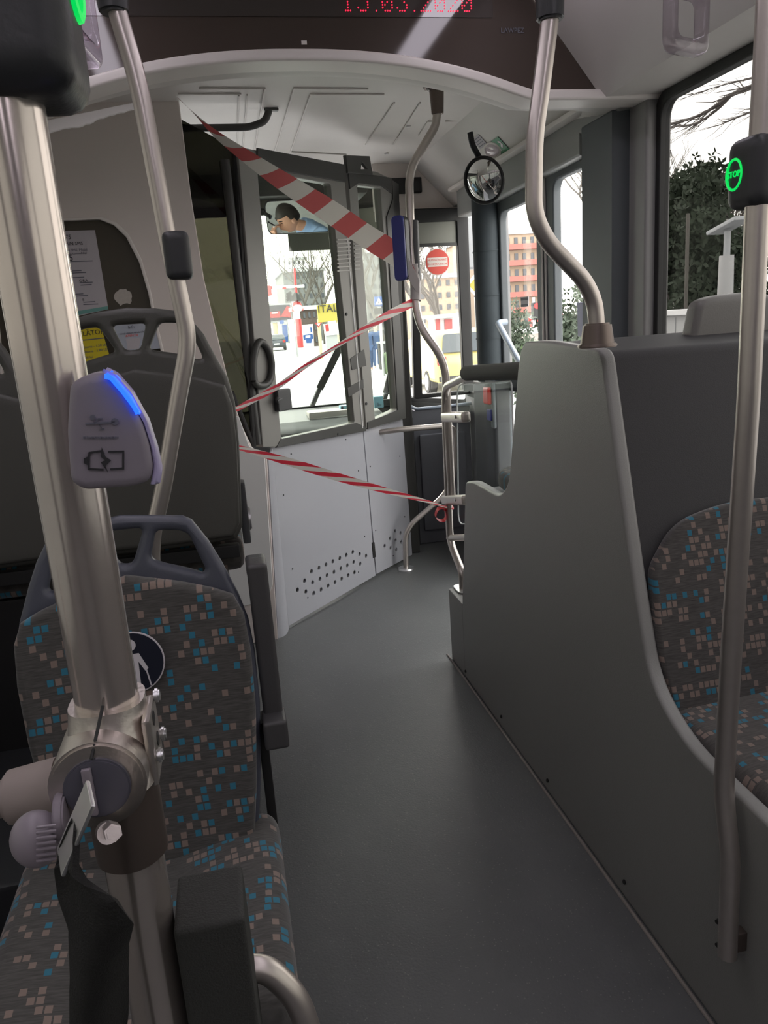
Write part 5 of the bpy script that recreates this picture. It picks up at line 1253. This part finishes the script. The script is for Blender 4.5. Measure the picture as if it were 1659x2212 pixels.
M['car_red'] = mat('red_paint', (0.35, 0.02, 0.02), 0.3)
M['car_yellow'] = mat('yellow_white_paint', (0.42, 0.37, 0.13), 0.3)
M['carglass'] = mat('car_glass', (0.03, 0.04, 0.045), 0.1)
M['taillight'] = mat('tail_light', (0.5, 0.02, 0.02), 0.3)
M['tyre'] = mat('tyre', (0.02, 0.02, 0.02), 0.8)
M['wallwhite'] = mat('white_low_wall', (0.34, 0.34, 0.34), 0.8)
M['stone'] = mat('stone_wall', (0.22, 0.19, 0.17), 0.9, noise=0.4, nscale=4)
M['coat'] = mat('dark_blue_coat', (0.03, 0.06, 0.14), 0.9)
g = MB().box((10, 60, GZ-0.05), (260, 300, 0.1)).build('road', 'asphalt'); struct(g)
# ---- cars
def car(label, c, heading, paint, L=4.2, W=1.72, H=1.48, name='car'):
    t = thing(name, label, 'car', c, None)
    fx = V3((math.sin(heading), math.cos(heading), 0)); sx = V3((fx.y, -fx.x, 0))
    c = V3(c)
    pr = [(-L/2, 0.32, .05), (-L/2+0.02, 0.78, .12), (-L/2+0.12, 0.95, .1), (-L/2+0.42, H-0.03, .18), (-L*0.05, H, .4), (L*0.17, H-0.10, .3), (L*0.30, 0.98, .15), (L/2-0.12, 0.80, .2), (L/2, 0.55, .1), (L/2-0.05, 0.28, .05)]
    mb = MB().plate([rpoly(pr, 0.1, 5)], c, fx, Z, W, 0.10)
    def tap(p):
        z = p.z-c.z; k = 1-0.16*max(0, (z-0.9)/(H-0.9)); d = (p-c).dot(sx); return p-sx*d*(1-k)
    mb.slice_x([c.z+0.95, c.z+1.2], 2).warp(tap).build('body', paint, t)
    # windows: rear, sides
    wv = [(-L/2+0.12, 1.00), (-L/2+0.40, H-0.10)]
    a_, b_ = c+fx*(-L/2+0.105)+Z*0.99, c+fx*(-L/2+0.37)+Z*(H-0.10)
    MB().obox((a_+b_)/2-fx*0.0, (W*0.70, 0.03, (a_-b_).length), sx, fx*1+Z*0, 0.01).warp(lambda p: p).build('rear_window', 'carglass', t) if False else None
    u_ = sx; v_ = (b_-a_).normalized()
    MB().plate([rpoly([(-W*0.38, 0, .05), (W*0.38, 0, .05), (W*0.32, (b_-a_).length, .08), (-W*0.32, (b_-a_).length, .08)], 0.05)], a_-fx*0.02, u_, v_, 0.03).build('rear_window', 'carglass', t)
    for s in (-1, 1):
        k = 1-0.16*0.5
        MB().plate([rpoly([(-L/2+0.50, 0.98, .05), (-L/2+0.72, H-0.14, .1), (L*0.12, H-0.14, .1), (L*0.25, 0.98, .05)], 0.05)], c+sx*s*(W/2*0.925), fx, (Z-sx*s*0.24).normalized(), 0.05).build('side_window', 'carglass', t)
        MB().obox(c+sx*s*W*0.40-fx*(L/2-0.03)+Z*0.82, (0.22, 0.10, 0.20), sx, fx, 0.03).build('tail_light', 'taillight', t)
        for q in (-L*0.31, L*0.31):
            w = c+fx*q+sx*s*(W/2-0.09)+Z*0.30
            tw = MB().cyl(w-sx*0.10, w+sx*0.10, 0.30, n=24, bevel=0.03).build('wheel', 'tyre', t)
            MB().cyl(w+sx*s*0.098, w+sx*s*0.112, 0.19, n=20, bevel=0.004).build('hub', 'post', tw)
    MB().obox(c-fx*(L/2+0.012)+Z*0.62, (0.50, 0.02, 0.11), sx, fx).build('number_plate', 'signwhite', t)
    MB().obox(c-fx*(L/2-0.02)+Z*0.40, (W*0.9, 0.08, 0.12), sx, fx, 0.02).build('bumper', 'tyre', t)
    return t
car('dark hatchback driving away on the road beyond the windscreen', az(598, 757, GZ), 0.05, 'car_dark')
tx = az(968, 838, GZ)
car('yellow and white taxi turning close outside the front pane', tx, 0.02, 'car_yellow', 4.3, 1.75, 1.5)
cr = ay(1188, 700, 75); 
car('red car behind the low stone wall outside the front door', V3((cr.x, cr.y, ay(1188, 704, 75).z)), 1.35, 'car_red')
# ---- street furniture ahead
def sgn(name, label, cat, px, Y_, foot_y=None):
    return thing(name, label, cat, (ay(*px, Y_).x, Y_, GZ))
def pl(quad, Y_, th, r=0.0):
    q = [ay(x, y, Y_) for x, y in quad]; o_ = [(p.x, p.z) for p in q]
    return MB().plate([rpoly(o_, r) if r else o_], V3((0, Y_, 0)), X, Z, th)
def post(px, y, Y_, r):   # vertical post from the ground up to the pixel height
    p = ay(px, y, Y_); return MB().cyl((p.x, Y_, GZ), (p.x, Y_, p.z), r, n=12)
t = sgn('billboard', 'red and navy billboard on a yellowish post behind the dark hatchback', 'billboard', (595, 680), 86)
pl(((578, 657), (628, 655), (632, 694), (582, 698)), 86, 0.3).build('frame', 'post', t)
pl(((581, 660), (626, 658), (629, 690), (584, 694)), 85.8, 0.1).build('poster', 'navy', t)
pl(((582, 674), (605, 672), (606, 686), (584, 687)), 85.7, 0.06).build('red_field', 'signred', t); pl(((606, 684), (620, 660), (627, 664), (628, 686)), 85.7, 0.06).build('red_shape', 'signred', t)
pl(((587, 675), (600, 674), (600, 677), (587, 678)), 85.6, 0.05).build('white_stroke', 'signwhite', t)
post(593, 690, 86.3, 0.30).build('post', 'postyellow', t)
t = sgn('signal_mast', 'red and white banded mast with a cross arm and a lantern', 'mast', (645, 640), 48)
p = ay(636, 580, 48); b_ = ay(649, 745, 48); b_.z = GZ
MB().cyl(b_, ay(641, 655, 48), 0.17, 0.14, n=14).build('lower_pole', 'signwhite', t)
MB().cyl(ay(641, 655, 48), p, 0.10, 0.06, n=12).build('upper_pole', 'signred', t)
for y in (700, 720, 740): 
    q = ay(641+(y-655)*0.09, y, 48); MB().cyl(q-Z*0.3, q+Z*0.3, 0.185, n=14).build('red_band', 'signred', t)
MB().cyl(ay(562, 622, 48), ay(657, 618, 48), 0.09, n=10).build('cross_arm', 'signwhite', t)
for x in (566, 580, 610): MB().cyl(ay(x, 621.5, 48), ay(x+8, 621.2, 48), 0.10, n=10).build('red_band', 'signred', t)
MB().cyl(ay(640, 650, 48), ay(638, 630, 48), 0.42, 0.05, n=16).build('dark_finial', 'tyre', t)
MB().cyl(ay(643, 672, 48), ay(641, 652, 48), 0.40, 0.22, n=16, bevel=0.04).build('red_lantern', 'signred', t); MB().ball(ay(643, 666, 47.6), (0.30, 0.3, 0.22), 14).build('white_lens', 'signwhite', t)
for k in range(3): MB().box(ay(624, 634+k*6, 48), (0.35, 0.3, 0.16), Matrix.Rotation(-0.4, 3, 'Y'), 0.04).build('signal_head', 'tyre', t)
p = ay(580, 628, 48); MB().box(p, (0.35, 0.35, 0.6), None, 0.08).build('signal_head', 'signred', t)
t = sgn('lamp_post', 'plain grey post beside the banded mast', 'post', (634, 650), 52); post(633, 645, 52, 0.12).build('pole', 'post', t); p = ay(628, 690, 52); MB().cyl((p.x, 52, GZ), p, 0.20, n=12).build('pale_bollard', 'signwhite', t)
t = sgn('yellow_sign', 'yellow roadside sign with dark capital letters', 'sign', (708, 675), 60)
pl(((684, 660), (726, 654), (731, 692), (688, 697)), 60, 0.3).build('board', 'signyellow', t)
MB().text('ITAL', 0.78, ay(708, 667, 59.8), X, Z, 0.03).build('letters', 'tyre', t)
for x in (688, 728): post(x, 690, 60.2, 0.12).build('post', 'postyellow', t)
t = sgn('yield_sign', 'red and white triangular yield sign on a pale post', 'sign', (688, 702), 45)
pl(((680, 697), (696, 696), (688, 708)), 44.8, 0.04).build('triangle', 'signred', t); pl(((684, 699), (692, 698.5), (688, 704)), 44.75, 0.04).build('white_field', 'signwhite', t); post(688, 700, 45, 0.09).build('post', 'postyellow', t)
t = sgn('info_kiosk', 'white and blue information kiosk on the far pavement', 'kiosk', (663, 718), 52)
pl(((651, 702), (675, 700), (678, 762), (655, 764)), 52, 0.6).build('body', 'signwhite', t); pl(((670, 707), (673, 707), (674, 718), (671, 718)), 51.6, 0.1).build('blue_stripe', 'signblue', t); pl(((655, 724), (675, 721), (677, 732), (656, 735)), 51.6, 0.1).build('blue_base', 'signblue', t); pl(((660, 725), (670, 724), (670, 729), (660, 730)), 51.5, 0.06).build('white_letter', 'signwhite', t)
p = ay(666, 737, 50); pl(((660, 730), (674, 729), (672, 741), (662, 741)), 50, 0.3).build('blue_bin', 'signblue', t)
t = sgn('poster_kiosk', 'white kiosk with a red stripe beside the yield sign', 'kiosk', (712, 712), 54)
pl(((700, 700), (730, 697), (733, 722), (703, 725)), 54, 0.8).build('body', 'signwhite', t); pl(((702, 701), (709, 700), (711, 715), (704, 716)), 53.5, 0.1).build('red_stripe', 'signred', t); p = ay(716, 735, 54); MB().box((p.x, 54, (GZ+ay(716, 722, 54).z)/2), (0.8, 0.5, ay(716, 722, 54).z-GZ)).build('base', 'post', t)
t = sgn('parking_sign', 'small blue sign on a post beneath the billboard', 'sign', (608, 700), 55)
pl(((604, 692), (613, 691), (613, 699), (604, 700)), 54.8, 0.05).build('plate', 'signblue', t); post(608, 695, 92, 0.14).build('post', 'post', t); pl(((609, 702), (620, 701), (622, 738), (612, 739)), 92, 0.8).build('blue_cabinet', 'signblue', t)
t = sgn('crossing_sign', 'blue pedestrian crossing sign with a white triangle', 'sign', (818, 652), 26)
pl(((808, 641), (827, 640), (828, 661), (809, 662)), 26, 0.04).build('plate', 'signblue', t); pl(((818, 643), (826, 657), (811, 658)), 25.95, 0.03).build('triangle', 'signwhite', t)
pl(((818, 648), (820, 655), (817, 655)), 25.9, 0.03).build('walker', 'tyre', t); post(818, 645, 26.1, 0.05).build('post', 'post', t)
pl(((805, 667), (822, 665), (823, 678), (808, 680)), 26, 0.2).build('signal_box', 'tyre', t)
p = ay(829, 738, 30); t = thing('litter_bin', 'dark litter bin beside the pedestrians', 'bin', (p.x, 30, GZ)); MB().box((p.x, 30, GZ+0.5), (0.45, 0.45, 1.0), None, 0.05).build('body', 'tyre', t); MB().box((p.x, 30, GZ+1.03), (0.5, 0.5, 0.08), None, 0.02).build('lid', 'post', t)
# ---- pedestrians
def walker(label, x, Y_, head=1):
    p = ay(x, 740, Y_); o = V3((p.x, Y_, GZ)); t = thing('person', label, 'person', o, 'walkers at the crossing')
    vs = [(0, 0, 0.92), (0, 0, 1.25), (0, 0, 1.48), (0, -0.02, 1.60), (-0.20, 0, 1.42), (-0.26, -0.06, 1.15), (-0.22, -0.16, 0.95), (0.20, 0, 1.42), (0.26, 0.06, 1.15), (0.24, 0.10, 0.90), (-0.10, 0, 0.88), (-0.12, -0.10, 0.48), (-0.12, -0.06, 0.06), (0.10, 0, 0.88), (0.12, 0.12, 0.48), (0.12, 0.26, 0.08), (-0.12, -0.2, 0.04), (0.12, 0.14, 0.03)]
    eg = [(0, 1), (1, 2), (2, 3), (1, 4), (4, 5), (5, 6), (1, 7), (7, 8), (8, 9), (0, 10), (10, 11), (11, 12), (0, 13), (13, 14), (14, 15), (12, 16), (15, 17)]
    rd = [(0.15, 0.11), (0.17, 0.12), 0.065, 0.05, 0.07, 0.05, 0.035, 0.07, 0.05, 0.035, 0.09, 0.065, 0.045, 0.09, 0.065, 0.045, 0.035, 0.035]
    mb = skin_body('person', [o+V3(v) for v in vs], eg, rd, 'skin', sub=1)
    head_mb(mb, o+V3((0, -0.03, 1.63)), V3((0.4, -1, 0)), Z)
    mb.build('body', 'skin', t)
    mb = skin_body('coat', [o+V3(vs[i]) for i in (0, 1, 2, 4, 5, 6, 7, 8, 9)]+[o+V3((0, 0, 0.72))], [(0, 1), (1, 2), (1, 3), (3, 4), (4, 5), (1, 6), (6, 7), (7, 8), (0, 9)], [(0.18, 0.14), (0.19, 0.14), 0.09, 0.09, 0.07, 0.055, 0.09, 0.07, 0.055, (0.19, 0.15)], 'coat', sub=1)
    mb.build('coat', 'coat', t)
    mb = skin_body('trousers', [o+V3(vs[i]) for i in (0, 10, 11, 12, 13, 14, 15)], [(0, 1), (1, 2), (2, 3), (0, 4), (4, 5), (5, 6)], [(0.16, 0.12), 0.10, 0.08, 0.065, 0.10, 0.08, 0.065], 'trouser', sub=1)
    mb.build('trousers', 'coat', t)
    f_, s_, u_ = V3((0.4, -1, 0)).normalized(), V3((-1, -0.4, 0)).normalized(), Z
    hair_mb(o+V3((0, -0.03, 1.63)), f_, f_.cross(Z).normalized(), Z).build('hair', 'hair', t)
walker('walking person in a dark blue coat, nearer the cab door frame', 795, 30)
walker('walking person in a dark blue coat, nearer the litter bin', 812, 31.5)
# ---- trees
def tree_mb(rng, base, h, spread=1.0, depth=6, r0=0.16, lean=V3((0, 0, 0)), up=0.12, first=0.32):
    mb = MB()
    def grow(p, d, L, r, k):
        n = 3 if k > 2 else 2; path = [p]; dd = d
        for i in range(n):
            dd = (dd+V3((rng.uniform(-1, 1), rng.uniform(-1, 1), rng.uniform(-0.5, 1)))*0.13+Z*up*0.3).normalized(); path.append(path[-1]+dd*L/n)
        mb.sweep(path, [r*(1-0.35*i/n) for i in range(n+1)], 5 if k > 2 else 3, caps=False)
        if k == 0: return
        for i in range(rng.choice((2, 3, 3)) if k < depth else 4):
            a = rng.uniform(0, 2*PI); q = V3((math.cos(a), math.sin(a), rng.uniform(0.1, 0.7)))
            nd = (dd*0.8+q*0.75*spread+Z*up).normalized()
            grow(path[-1] if i < 2 else path[-2], nd, L*rng.uniform(0.62, 0.82), r*0.58, k-1)
    grow(V3(base), (Z+lean).normalized(), h*first, r0, depth)
    return mb
def tree(label, base, h, seed, m='bark', group=None, **kw):
    t = thing('bare_tree', label, 'tree', base, group)
    tree_mb(random.Random(seed), base, h, **kw).build('branches', m, t)
    return t
def leaves(rng, pts, n, size, spread):
    mb = MB(); bm = mb.bm
    for _ in range(n):
        c = rng.choice(pts)+V3((rng.gauss(0, spread), rng.gauss(0, spread), rng.gauss(0, spread)))
        a = V3((rng.uniform(-1, 1), rng.uniform(-1, 1), rng.uniform(-0.3, 1))).normalized(); b = a.orthogonal().normalized()
        s = size*rng.uniform(0.7, 1.3)
        for q in range(4):
            ang = q*1.57+rng.uniform(-.4, .4); d = (a*0.35+b*math.cos(ang)+a.cross(b)*math.sin(ang)).normalized(); e = d.cross(a).normalized()*s*0.22
            bm.faces.new([bm.verts.new(p) for p in (c, c+d*s*0.5+e, c+d*s, c+d*s*0.5-e)])
    return mb
gr = 'bare trees along the far street'
B1 = ay(700, 745, 82); 
for i, (x, Y_, h_, lb) in enumerate(((585, 85, 11, 'bare grey tree above the billboard'), (662, 80, 13, 'tall bare tree behind the banded mast'), (702, 86, 12, 'bare tree between the banded mast and the yellow sign'), (830, 40, 8.5, 'bare tree beyond the blue crossing sign'), (915, 42, 8.5, 'bare tree seen through the front pane below the round sticker'), (955, 46, 7.5, 'bare tree seen through the front pane above the taxi roof'))):
    p = ay(x, 740, Y_); tree(lb, (p.x, Y_, GZ), h_, 40+i, 'bark_pale', gr, depth=6, r0=0.22)
# hedge and kiosk seen in the front pane
p0, p1 = ay(890, 722, 26), ay(1000, 716, 26)
tag(MB().box(((p0.x+p1.x)/2+1, 26, 0.05), ((p1.x-p0.x)+4, 1.0, 0.8), None, 0.2, 3).build('hedge', 'hedge'), 'low green hedge behind the taxi', 'hedge')
t = thing('market_stall', 'red and white stall behind the hedge', 'stall', (ay(955, 700, 40).x, 40, GZ))
pl(((930, 688), (985, 684), (988, 718), (934, 722)), 40, 1.2).build('body', 'signwhite', t)
for a, b in ((941, 950), (960, 976)): pl(((a, 690), (b, 689), (b+1, 716), (a+1, 717)), 39.3, 0.1).build('red_stripe', 'signred', t)
pl(((918, 682), (990, 676), (990, 684), (920, 690)), 39.5, 2.0).build('roof', 'post', t)
# ---- buildings
def building(name, label, quadx, ybot, ytop, Y_, depth, wall, floors, cols, winc='bwin', band=None):
    x0, x1 = ay(quadx[0], ybot, Y_).x, ay(quadx[1], ybot, Y_).x; z1 = ay((quadx[0]+quadx[1])/2, ytop, Y_).z
    t = thing(name, label, 'building', ((x0+x1)/2, Y_, GZ))
    MB().box(((x0+x1)/2, Y_+depth/2, (GZ+z1)/2), (x1-x0, depth, z1-GZ)).build('wall', wall, t)
    MB().box(((x0+x1)/2, Y_+depth/2, z1+0.15), (x1-x0+0.5, depth+0.5, 0.4)).build('roof_edge', 'post', t)
    fhh = (z1-GZ)/floors; cw = (x1-x0)/cols
    proto = None
    for f in range(floors):
        for k in range(cols):
            c = V3((x0+cw*(k+0.5), Y_-0.02, GZ+fhh*(f+0.55)))
            w_ = MB().box(c, (cw*0.42, 0.12, fhh*0.45)).build('window', winc, t)
        if band:
            MB().box(((x0+x1)/2, Y_-0.5, GZ+fhh*(f+0.16)), (x1-x0, 1.0, fhh*0.34)).build('balcony', band, t)
    return t
building('apartment_block', 'grey apartment block with a flat roof behind the bare trees', (625, 712), 740, 585, 110, 14, 'bwall', 7, 7)
building('roof_tower', 'pale tall block rising behind the grey apartment block', (636, 676), 740, 560, 135, 10, 'signwhite', 12, 4)
building('shop_house', 'low brown building between mast and yellow sign', (646, 690), 740, 668, 78, 5, 'brown2', 3, 4)
building('corner_house', 'narrow grey tower block beyond the crossing sign', (798, 838), 740, 545, 90, 12, 'bwall', 9, 3)
building('balcony_block', 'cream apartment block with salmon balconies outside the front door', (1040, 1196), 700, 505, 95, 14, 'bwall2', 6, 9, 'bwin', 'salmon')
building('far_house', 'pale house seen through the front pane behind bare trees', (890, 1000), 730, 600, 75, 10, 'bwall2', 5, 6)
# things outside the front door
def shrub(name, label, base, h, w, seed, n=900, m='leaf2', size=0.14):
    rng = random.Random(seed); t = thing(name, label, 'shrub', base)
    b = V3(base); pts = [b+V3((rng.gauss(0, w*0.35), rng.gauss(0, w*0.35), h*rng.uniform(0.15, 0.95)*(1.0))) for _ in range(60)]
    pts = [p for p in pts if abs(p.x-b.x) < w*(1.15-(p.z-b.z)/h)] or pts
    leaves(rng, pts, n, size, 0.16).build('foliage', m, t)
    MB().cyl(b, b+Z*h*0.5, 0.06, 0.03, n=8).build('stem', 'bark', t)
p = ay(1108, 690, 24); shrub('cypress', 'dark green shrub by the low stone wall', (p.x, 24, GZ), 2.0, 0.55, 5, 500)
p = ay(1255, 700, 13); shrub('reddish_shrub', 'green and reddish shrub behind the door card', (p.x, 13, GZ), 2.0, 1.3, 8, 1300)
p = ay(1250, 690, 18); tree('bare tree outside the near door leaf', (p.x+0.6, 18, GZ), 6.5, 77, 'bark_pale', None, depth=6, r0=0.12)
a_, b_ = ay(1085, 708, 30), ay(1200, 700, 30)
tag(MB().box(((a_.x+b_.x)/2, 30, GZ+0.45), ((b_.x-a_.x)*1.3, 0.4, 1.0), None, 0.03).build('stone_wall', 'stone'), 'low stone wall in front of the red car', 'wall')
t = thing('traffic_light', 'small red traffic light against the balcony block', 'traffic light', (ay(1157, 672, 33).x, 33, GZ)); p = ay(1157, 672, 33); MB().box(p, (0.35, 0.3, 0.75), None, 0.06).build('head', 'tyre', t); MB().cyl(p+V3((0, -0.16, 0.22)), p+V3((0, -0.10, 0.22)), 0.13, n=16).build('red_lens', 'taillight', t); MB().cyl((p.x, 33.2, GZ), (p.x, 33.2, p.z+0.6), 0.06, n=10).build('post', 'post', t)
# bus's own outside mirror and a yellow road sign in the slit by the column
t = thing('outside_mirror', 'grey outside mirror of the bus in the slit beside the column', 'mirror', ay(1018, 575, 5.5)); p = ay(1019, 525, 5.5); MB().box(p, (0.10, 0.08, 0.36), None, 0.02, 3).build('housing', 'post', t); MB().tube([p+Z*0.15, p+V3((-0.03, -0.04, 0.27)), V3((1.44, 5.28, 2.16))], 0.012, 8).build('arm', 'dark', t)
t = thing('priority_sign', 'yellow and white diamond sign in the slit beside the column', 'sign', (ay(1026, 616, 20).x, 20, GZ)); p = ay(1028, 616, 20); MB().plate([[(-0.3, 0), (0, -0.3), (0.3, 0), (0, 0.3)]], p, X, Z, 0.03).build('plate', 'signwhite', t); MB().plate([[(-0.2, 0), (0, -0.2), (0.2, 0), (0, 0.2)]], p-Y*0.02, X, Z, 0.02).build('yellow_field', 'signyellow', t); MB().cyl((p.x, 20.05, GZ), (p.x, 20.05, p.z), 0.04, n=10).build('post', 'post', t)
# ---- outside the big side window
rng = random.Random(11)
def wpt(x, y, d): return ax(x, y, d)
t = thing('evergreen_tree', 'dark broad-leaved evergreen tree outside the big side window', 'tree', (6.3, 9.2, GZ))
pts = []
reg = [(1424, 1490, 500, 660), (1430, 1490, 440, 520), (1440, 1545, 480, 660), (1500, 1545, 400, 500), (1480, 1600, 540, 670), (1424, 1462, 412, 470), (1380, 1430, 430, 670), (1560, 1660, 525, 680), (1515, 1535, 385, 420), (1480, 1500, 425, 470)]
for x0, x1, y0, y1 in reg:
    for _ in range(26):
        pts.append(ax(rng.uniform(x0, x1), rng.uniform(y0, y1), rng.uniform(5.6, 6.6)))
leaves(rng, pts, 4600, 0.098, 0.10).build('foliage', 'leaf', t)
mb = MB(); base = V3((6.2, 9.2, GZ))
for p in pts[::6]: mb.sweep([base, base.lerp(p, 0.4)+Z*0.3, p], [0.05, 0.03, 0.008], 5)
mb.build('trunk', 'bark', t)
t = thing('bare_tree', 'fine bare tree fanning out behind the evergreen outside the big side window', 'tree', (9.5, 12.0, GZ))
mb = MB(); base = ax(1560, 640, 9.5); mb.sweep([V3((base.x, base.y, GZ)), base], [0.12, 0.09], 8)
for _ in range(150):
    e = ax(rng.uniform(1430, 1690), rng.uniform(350, 470), rng.uniform(9.0, 10)); m_ = base.lerp(e, 0.5)+V3((rng.gauss(0, .1), rng.gauss(0, .1), 0.05))
    mb.sweep([base+Z*rng.uniform(-0.3, 0.4), m_, e], [0.022, 0.013, 0.004], 4, False)
    for _q in range(3):
        s0 = m_.lerp(e, rng.uniform(0.1, 0.8)); mb.sweep([s0, s0+V3((rng.gauss(0, .15), rng.gauss(0, .15), rng.uniform(.15, .45)))], [0.008, 0.003], 3, False)
mb.build('branches', 'bark_pale', t)
t = thing('overhanging_branches', 'bare twigs hanging across the sky at the top of the big side window', 'tree', ax(1700, 150, 5.0))
mb = MB()
def twig(px, r):
    P_ = spline([ax(x, y, d) for x, y, d in px], 4); mb.sweep(P_, [r*(1-0.75*i/(len(P_)-1)) for i in range(len(P_))], 6)
    for i in range(2, len(P_)-1):
        for _q in range(2):
            d = (P_[i+1]-P_[i-1]).normalized(); e = P_[i]+d*rng.uniform(0.25, 0.75)+V3((rng.gauss(0, .05), rng.gauss(0, .07), rng.gauss(0.0, .055)))
            mb.sweep([P_[i], P_[i].lerp(e, .5)+Z*rng.gauss(0, .02), e], [r*0.28, r*0.18, r*0.06], 4, False)
twig(((1720, 150, 5), (1640, 182, 5.0), (1580, 205, 5.1), (1520, 245, 5.2), (1460, 265, 5.3), (1415, 270, 5.3)), 0.030)
twig(((1580, 205, 5.1), (1545, 240, 5.2), (1500, 268, 5.2), (1450, 275, 5.3), (1410, 300, 5.4)), 0.018)
twig(((1700, 215, 5), (1640, 235, 5.0), (1590, 255, 5.1), (1550, 272, 5.2)), 0.014)
twig(((1700, 160, 5), (1620, 170, 5.0), (1540, 190, 5.1), (1470, 215, 5.2)), 0.010)
mb.build('twigs', 'bark', t)
a_ = ax(1422, 700, 4.2)
t = thing('garden_wall', 'low white tiled wall beneath the evergreen outside the big side window', 'wall', (4.3, 6.2, GZ))
zt = ax(1460, 680, 4.2).z
MB().box((4.3, 5.5, (GZ+zt)/2), (0.2, 6.0, zt-GZ), None, 0.01).build('body', 'wallwhite', t); MB().box((4.3, 5.5, zt+0.02), (0.28, 6.0, 0.05), None, 0.01).build('coping', 'signwhite', t)
mb = MB()
for k in range(18): mb.box((4.198, 2.7+k*0.33, (GZ+zt)/2), (0.006, 0.008, zt-GZ-0.05))
mb.box((4.198, 5.5, zt-0.42), (0.006, 5.9, 0.008)); mb.build('joints', 'post', t)
p = ax(1484, 560, 5.0); t = thing('thin_post', 'slim pale post in front of the evergreen', 'post', (5.0, p.y, GZ)); MB().cyl((5.0, p.y, GZ), (5.0, p.y, ax(1484, 462, 5.0).z), 0.02, n=10).build('pole', 'bark_pale', t)
p = ax(1568, 600, 5.2); t = thing('street_lamp', 'tapered concrete lamp post with a flat slanting head', 'street lamp', (5.2, p.y, GZ))
MB().cyl((5.2, p.y, GZ), (5.2, p.y, ax(1568, 552, 5.2).z), 0.11, 0.075, n=10).build('concrete_base', 'wallwhite', t); MB().cyl((5.2, p.y, ax(1568, 552, 5.2).z), (5.2, p.y, ax(1568, 500, 5.2).z), 0.035, n=10).build('pole', 'post', t)
q0, q1_ = ax(1545, 504, 5.2), ax(1608, 470, 5.2); MB().obox((q0+q1_)/2, ((q0-q1_).length, 0.22, 0.04), q1_-q0, X, 0.012).build('lamp_head', 'post', t)
# ================================================================== LIGHT
w = bpy.data.worlds.new('sky'); SC.world = w; w.use_nodes = True; nt = w.node_tree
bg = nt.nodes['Background']; tc = nt.nodes.new('ShaderNodeTexCoord'); sp = nt.nodes.new('ShaderNodeSeparateXYZ'); rp = nt.nodes.new('ShaderNodeValToRGB')
nt.links.new(tc.outputs['Generated'], sp.inputs[0]); nt.links.new(sp.outputs[2], rp.inputs[0]); nt.links.new(rp.outputs[0], bg.inputs['Color'])
rp.color_ramp.elements[0].position = 0.0; rp.color_ramp.elements[0].color = (1.0, 0.955, 0.90, 1)
rp.color_ramp.elements[1].position = 0.6; rp.color_ramp.elements[1].color = (0.97, 0.98, 1.0, 1)
bg.inputs['Strength'].default_value = 7.5
sd = bpy.data.lights.new('sun', 'SUN'); sd.energy = 4.0; sd.angle = math.radians(12); sd.color = (1.0, 0.95, 0.86)
so = bpy.data.objects.new('sun', sd); COL.objects.link(so)
so.rotation_euler = V3((0.55, -1.0, -0.9)).normalized().to_track_quat('-Z', 'Y').to_euler()
so.location = (-5, 15, 12)
SC.view_settings.view_transform = 'Standard'; SC.view_settings.look = 'None'; SC.view_settings.gamma = 1.0; SC.view_settings.exposure = 0.0
SC.view_settings.use_curve_mapping = False
SC.cycles.max_bounces = 10; SC.cycles.transparent_max_bounces = 24; SC.cycles.diffuse_bounces = 5; SC.cycles.glossy_bounces = 5
SC.cycles.sample_clamp_indirect = 6.0
SC.cycles.use_denoising = True
